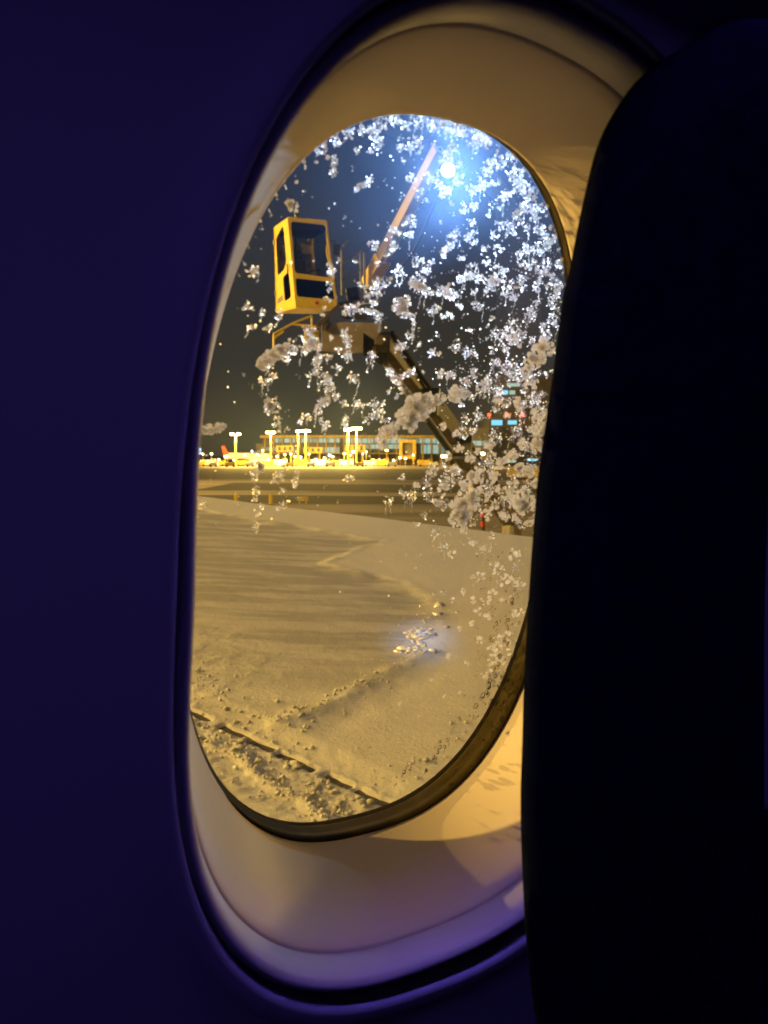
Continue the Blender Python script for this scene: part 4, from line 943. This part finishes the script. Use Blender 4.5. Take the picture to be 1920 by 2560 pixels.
SNOW = [(734, 516, 14, .9), (724, 508, 8, .8), (658, 906, 16, 1), (676, 894, 17, 1), (694, 882, 17, 1), (710, 872, 14, 1), (1046, 1018, 34, 1), (1016, 1042, 24, 1), (1028, 1060, 20, 1), (1075, 1005, 24, 1), (1100, 995, 14, 1), (971, 1084, 22, 1), (953, 1105, 16, 1), (985, 1070, 14, 1), (1144, 985, 20, 1), (1166, 985, 14, 1), (1130, 990, 12, 1), (1366, 865, 22, 1), (1348, 885, 24, 1), (1330, 905, 20, 1), (1318, 925, 14, 1), (1350, 1040, 24, 1), (1346, 1080, 24, 1), (1342, 1115, 20, 1),
        (1170, 1248, 30, 1), (1150, 1272, 28, 1), (1140, 1300, 16, 1), (1156, 1288, 24, 1), (1160, 1320, 9, 1), (1304, 1248, 30, 1), (1292, 1272, 26, 1), (1322, 1260, 20, 1), (1290, 1300, 10, 1), (505, 1078, 11, 1), (525, 1075, 13, 1), (545, 1072, 11, 1), (490, 1085, 10, 1), (555, 1066, 8, 1), (646, 1166, 13, .7), (1051, 712, 16, .7), (1120, 725, 16, .7), (1005, 762, 16, .8), (779, 860, 13, .7), (812, 1002, 10, .8), (821, 955, 8, .8), (680, 1012, 14, .7), (1285, 847, 14, .7), (1204, 965, 12, .7), (1235, 700, 14, .7), (1138, 1176, 14, .7),
        (1190, 1190, 22, .4), (1165, 1210, 16, .8), (1110, 1225, 16, .7), (1090, 1255, 12, .6), (1235, 1190, 18, .4), (1260, 1290, 16, .6), (1240, 1230, 20, .4), (1215, 1290, 14, .7), (1275, 1140, 20, .8), (1310, 1175, 22, .9), (1335, 1200, 18, .9), (1250, 1160, 14, .7), (1225, 1110, 14, .7), (1265, 1045, 16, .7), (1300, 1010, 18, .8), (1325, 965, 16, .8), (1245, 1000, 12, .6), (1310, 1110, 16, .8), (1340, 1300, 14, .6), (1190, 1270, 12, .6), (1320, 1310, 10, .5), (1080, 1180, 12, .6), (1040, 1215, 9, .5), (1120, 1140, 12, .6), (1150, 1120, 14, .4), (1175, 1150, 14, .4), (1195, 1125, 10, .5), (1140, 1085, 10, .5), (1110, 1065, 12, .5), (1185, 1190, 16, .4), (1205, 1235, 18, .4), (1225, 1265, 18, .4), (1260, 1235, 18, .4), (1285, 1215, 16, .4),
        (1180, 1500, 10, .5), (1220, 1540, 12, .5), (1255, 1500, 9, .5), (1150, 1570, 8, .5), (1200, 1600, 10, .5), (1120, 1640, 6, .6), (1165, 1660, 7, .6), (1210, 1690, 8, .5), (1080, 1700, 4, .8), (1110, 1740, 4, .8), (1150, 1730, 4, .8), (1050, 1790, 3, 1), (1010, 1830, 3, 1), (1000, 1760, 3, 1), (1130, 1500, 6, .6),
        (1180, 1350, 14, .35), (1215, 1375, 12, .3), (1240, 1420, 18, .35), (1285, 1390, 18, .4), (1270, 1455, 20, .35), (1200, 1440, 12, .3), (1300, 1460, 16, .4), (1235, 1485, 14, .3), (1295, 1530, 16, .35), (1160, 1480, 9, .3), (1130, 1385, 9, .3), (1180, 1555, 9, .3), (1265, 1600, 26, .35), (1248, 1625, 30, .35), (1240, 1660, 26, .35), (1228, 1690, 18, .3), (1190, 1530, 14, .3), (1215, 1500, 14, .3)]
PX = .4775 / F                                    # metres per photo pixel at the pane, roughly
SP = S2 + .0022
NU = -N_
def on_pane(x, y, s=SP):
    u, v, t = UV(x, y, s); return FR(u, v, s)
def masked(x, y): return 1224 < x < 1298 and 1042 < y < 1068
gV, gF, gn = [], [], 0
wV, wF, wnn = [], [], 0
def inside(x, y):
    u, v, _ = UV(x, y, S2); a = math.atan2(v, u) % (2 * pi); k = a / (2 * pi) * NA; i = int(k) % NA
    return math.hypot(u, v) < math.hypot(L2[0][i], L2[1][i]) + .002
def grain(x, y, r, lift):
    global gn
    if not inside(x, y) or masked(x, y): return
    V = lump(I1, r, .12); gV.append(V + on_pane(x, y) + NU * (r * .5 + lift)); gF.append(I1[1] + gn); gn += len(V)
def snowbit(x, y, r, lift):
    global wnn
    if not inside(x, y) or masked(x, y): return
    V = lump(I2, r, .045); V = V - np.outer(V @ NU, NU) * .5; gl = V + on_pane(x, y) + NU * (r * .2 + lift); wV.append(gl); wF.append(I2[1] + wnn); wnn += len(V)
bV, bF, bn = [], [], 0
def bead(x, y, r, lift=0):
    global bn
    if not inside(x, y) or masked(x, y): return
    V = lump(I1, r, .08); bV.append(V + on_pane(x, y) + NU * (r * .5 + lift)); bF.append(I1[1] + bn); bn += len(V)
def cluster(x, y, r):
    # lacy: short wandering threads of grains round a ragged core
    k = max(2, int(r * .50))
    for j in range(k):
        gx, gy = x + rnd.gauss(0, r * .38), y + rnd.gauss(0, r * .38); h = rnd.uniform(0, 2 * pi)
        for i in range(rnd.randint(5, 8 + int(r * .8))):
            rr = PX * (1.0 + 1.7 * rnd.random() ** 2.0)
            grain(gx, gy, rr, abs(rnd.gauss(0, 1.2)) * PX)
            if rnd.random() < .17: bead(gx + rnd.gauss(0, 1.8), gy + rnd.gauss(0, 1.8), PX * (1.5 + 1.5 * rnd.random() ** 1.6), PX * 1.2)
            h += rnd.gauss(0, .6) + .12 * math.sin(pi / 2 - h); st = rnd.uniform(1.7, 3.4); gx += st * cos(h); gy += st * sin(h)
            if math.hypot(gx - x, gy - y) > r * 1.15: h = math.atan2(y - gy, x - gx) + rnd.gauss(0, .5)
        if rnd.random() < .16 and r > 7:          # a strand running down the glass
            dx_, dy_ = gx, gy
            for q_ in range(rnd.randint(6, 16)):
                dx_ += rnd.gauss(-.3, 1.2); dy_ += rnd.uniform(1.6, 3.4); grain(dx_, dy_, PX * rnd.uniform(.8, 2.0), PX * .3)
                if rnd.random() < .16: bead(dx_, dy_, PX * rnd.uniform(1.3, 2.2), PX)
        if rnd.random() < .32: snowbit(gx, gy, PX * rnd.uniform(2.0, 2.8 + r * .14), 0)
for t in ICE:
    if len(t) == 3: cluster(*t)
    else:
        x0, y0, x1, y1, w = t; L = math.hypot(x1 - x0, y1 - y0); k = max(2, int(L / (w * .9)))
        for i in range(k + 1): cluster(x0 + (x1 - x0) * i / k + rnd.gauss(0, w * .25), y0 + (y1 - y0) * i / k + rnd.gauss(0, w * .2), w)
# crust along the top and right rim of the pane, and free droplets, thickest at the upper right
def rim_pt(a, d):
    k = int(a / (2 * pi) * NA) % NA; u, v = L2[0][k], L2[1][k]; f_ = 1 - d / math.hypot(u, v); return FR(u * f_, v * f_, SP)
for i in range(620):
    a = rnd.uniform(-.15, 2.25); d = abs(rnd.gauss(0, .0042)); pt = rim_pt(a % (2 * pi), d)
    r = PX * (1.5 + 2.4 * rnd.random() ** 2); V = lump(I1, r, .12); gV.append(V + pt + NU * r * .5); gF.append(I1[1] + gn); gn += len(V)
    if i % 4 == 0:
        V = lump(I2, PX * rnd.uniform(2.5, 5), .07); wV.append(V + pt + NU * .001); wF.append(I2[1] + wnn); wnn += len(V)
def dens(x, y):
    d = .10 + .9 * max(0, min(1, (x - 900) / 380)) * max(0, min(1, (1250 - y) / 300))
    if y > 1250: d = .05 + .35 * max(0, min(1, (x - 950) / 250)) * max(0, min(1, (1500 - y) / 250))
    if x < 900 and y > 560: d = .12 if y < 1300 else .02
    return d
m = 0
while m < 900:
    x, y = rnd.uniform(470, 1430), rnd.uniform(290, 1900)
    if rnd.random() < dens(x, y):
        (bead if rnd.random() < .55 else grain)(x, y, PX * (1.1 + 1.9 * rnd.random() ** 2), 0); m += 1
        if rnd.random() < .35:
            for _ in range(3): grain(x + rnd.gauss(0, 5), y + rnd.gauss(0, 5), PX * rnd.uniform(1, 2.4), 0)
m = 0
while m < 420:                                     # extra tattered clusters through the dense quarter
    x, y = rnd.uniform(1040, 1420), rnd.uniform(400, 1260)
    if rnd.random() < dens(x, y) ** 2 * .9: cluster(x, y, rnd.uniform(3, 9)); m += 3
for (x, y, r, k) in SNOW:
    for _ in range(int(5 + r * r * .05 * k)):
        a = rnd.uniform(0, 2 * pi); d = r * math.sqrt(rnd.random()); snowbit(x + d * cos(a), y + d * sin(a), PX * rnd.uniform(3.5, 5.5 + r * .34) * (1.15 - .55 * d / r), max(0, (1 - d / r)) * r * PX * .2 * rnd.random())
    for _ in range(int(r * 1.2 * k)):
        a = rnd.uniform(0, 2 * pi); d = r * rnd.uniform(.5, 1.12); grain(x + d * cos(a), y + d * sin(a), PX * (1.3 + 2.2 * rnd.random() ** 2), .0006)
    for _ in range(int(r * .25 * k)):
        grain(x + rnd.gauss(0, r * .4), y + rnd.gauss(0, r * .4), PX * rnd.uniform(1.5, 3), -.002)
M_drop = mat('clear_water', (1, 1, 1), .06); M_drop.node_tree.nodes['Principled BSDF'].inputs['Transmission Weight'].default_value = 1; M_drop.node_tree.nodes['Principled BSDF'].inputs['IOR'].default_value = 1.33
dV, dF, dn = [], [], 0
def drop(x, y, r, st=1.0):
    global dn
    if not inside(x, y): return
    V = I2[0] * (1 + .06 * rng.normal(size=(len(I2[0]), 1))); a = rnd.uniform(-.5, .5)
    r *= PX; c = on_pane(x, y, S2 + .0016)
    X = V[:, :1] * r * (H_ * cos(a) + V_ * sin(a)) + V[:, 1:2] * r * st * (V_ * cos(a) - H_ * sin(a)) + V[:, 2:] * r * .55 * NU
    dV.append(X + c); dF.append(I2[1] + dn); dn += len(V)
for x, y, r in ((1128, 1829, 4), (1165, 1828, 5), (1065, 1925, 5), (1090, 1908, 3.5), (1217, 1731, 6), (1203, 1748, 5), (1226, 1702, 7), (1183, 1770, 4), (1150, 1800, 4.5), (1040, 1926, 3), (1010, 1952, 3), (1236, 1670, 7), (1249, 1640, 8), (1214, 1760, 3), (1196, 1790, 3), (1140, 1850, 3), (1175, 1805, 3), (1110, 1880, 3), (1230, 1600, 6), (1262, 1590, 8), (1270, 1550, 7), (1240, 1560, 6), (1205, 1640, 4), (1190, 1690, 4), (1280, 1500, 8), (1160, 1740, 3), (990, 1960, 2.5), (960, 1945, 2.5), (1244, 1715, 4), (1255, 1690, 5), (1028, 1910, 5), (1052, 1903, 4), (1100, 1868, 7), (1120, 1850, 5), (1085, 1893, 6), (1190, 1765, 8), (1172, 1790, 6), (1222, 1715, 9), (1238, 1690, 9), (1208, 1738, 7), (1010, 1930, 6), (1246, 1660, 9)):
    drop(x, y, r, rnd.uniform(.8, 1.7))
    for k in range(rnd.randint(1, 4)): drop(x + rnd.gauss(0, r * 1.3), y + rnd.gauss(0, r * 1.6), r * rnd.uniform(.35, .8), rnd.uniform(.8, 2.2))
for k in range(90): drop(rnd.uniform(1180, 1300), rnd.uniform(1380, 1720), rnd.uniform(1.5, 4.5), rnd.uniform(.8, 2))
o = arr_mesh('water_drops', np.concatenate(dV), np.concatenate(dF), M_drop, None, True)
tag(o, 'clear drops of meltwater on the lower right of the outer pane', 'water drops', kind='stuff')
o = arr_mesh('ice_grains', np.concatenate(gV), np.concatenate(gF), M_ice)
tag(o, 'glittering melting ice grains frozen onto the outer window pane', 'ice', kind='stuff')
o = arr_mesh('ice_beads', np.concatenate(bV), np.concatenate(bF), M_bead)
tag(o, 'clear meltwater beads glinting among the ice on the outer pane', 'ice beads', kind='stuff')
o = arr_mesh('window_snow', np.concatenate(wV), np.concatenate(wF), M_wet, None, True)
tag(o, 'soft wet snow clinging in clumps to the outer window pane', 'snow', kind='stuff')
print('grains', len(gV), 'snowbits', len(wV))
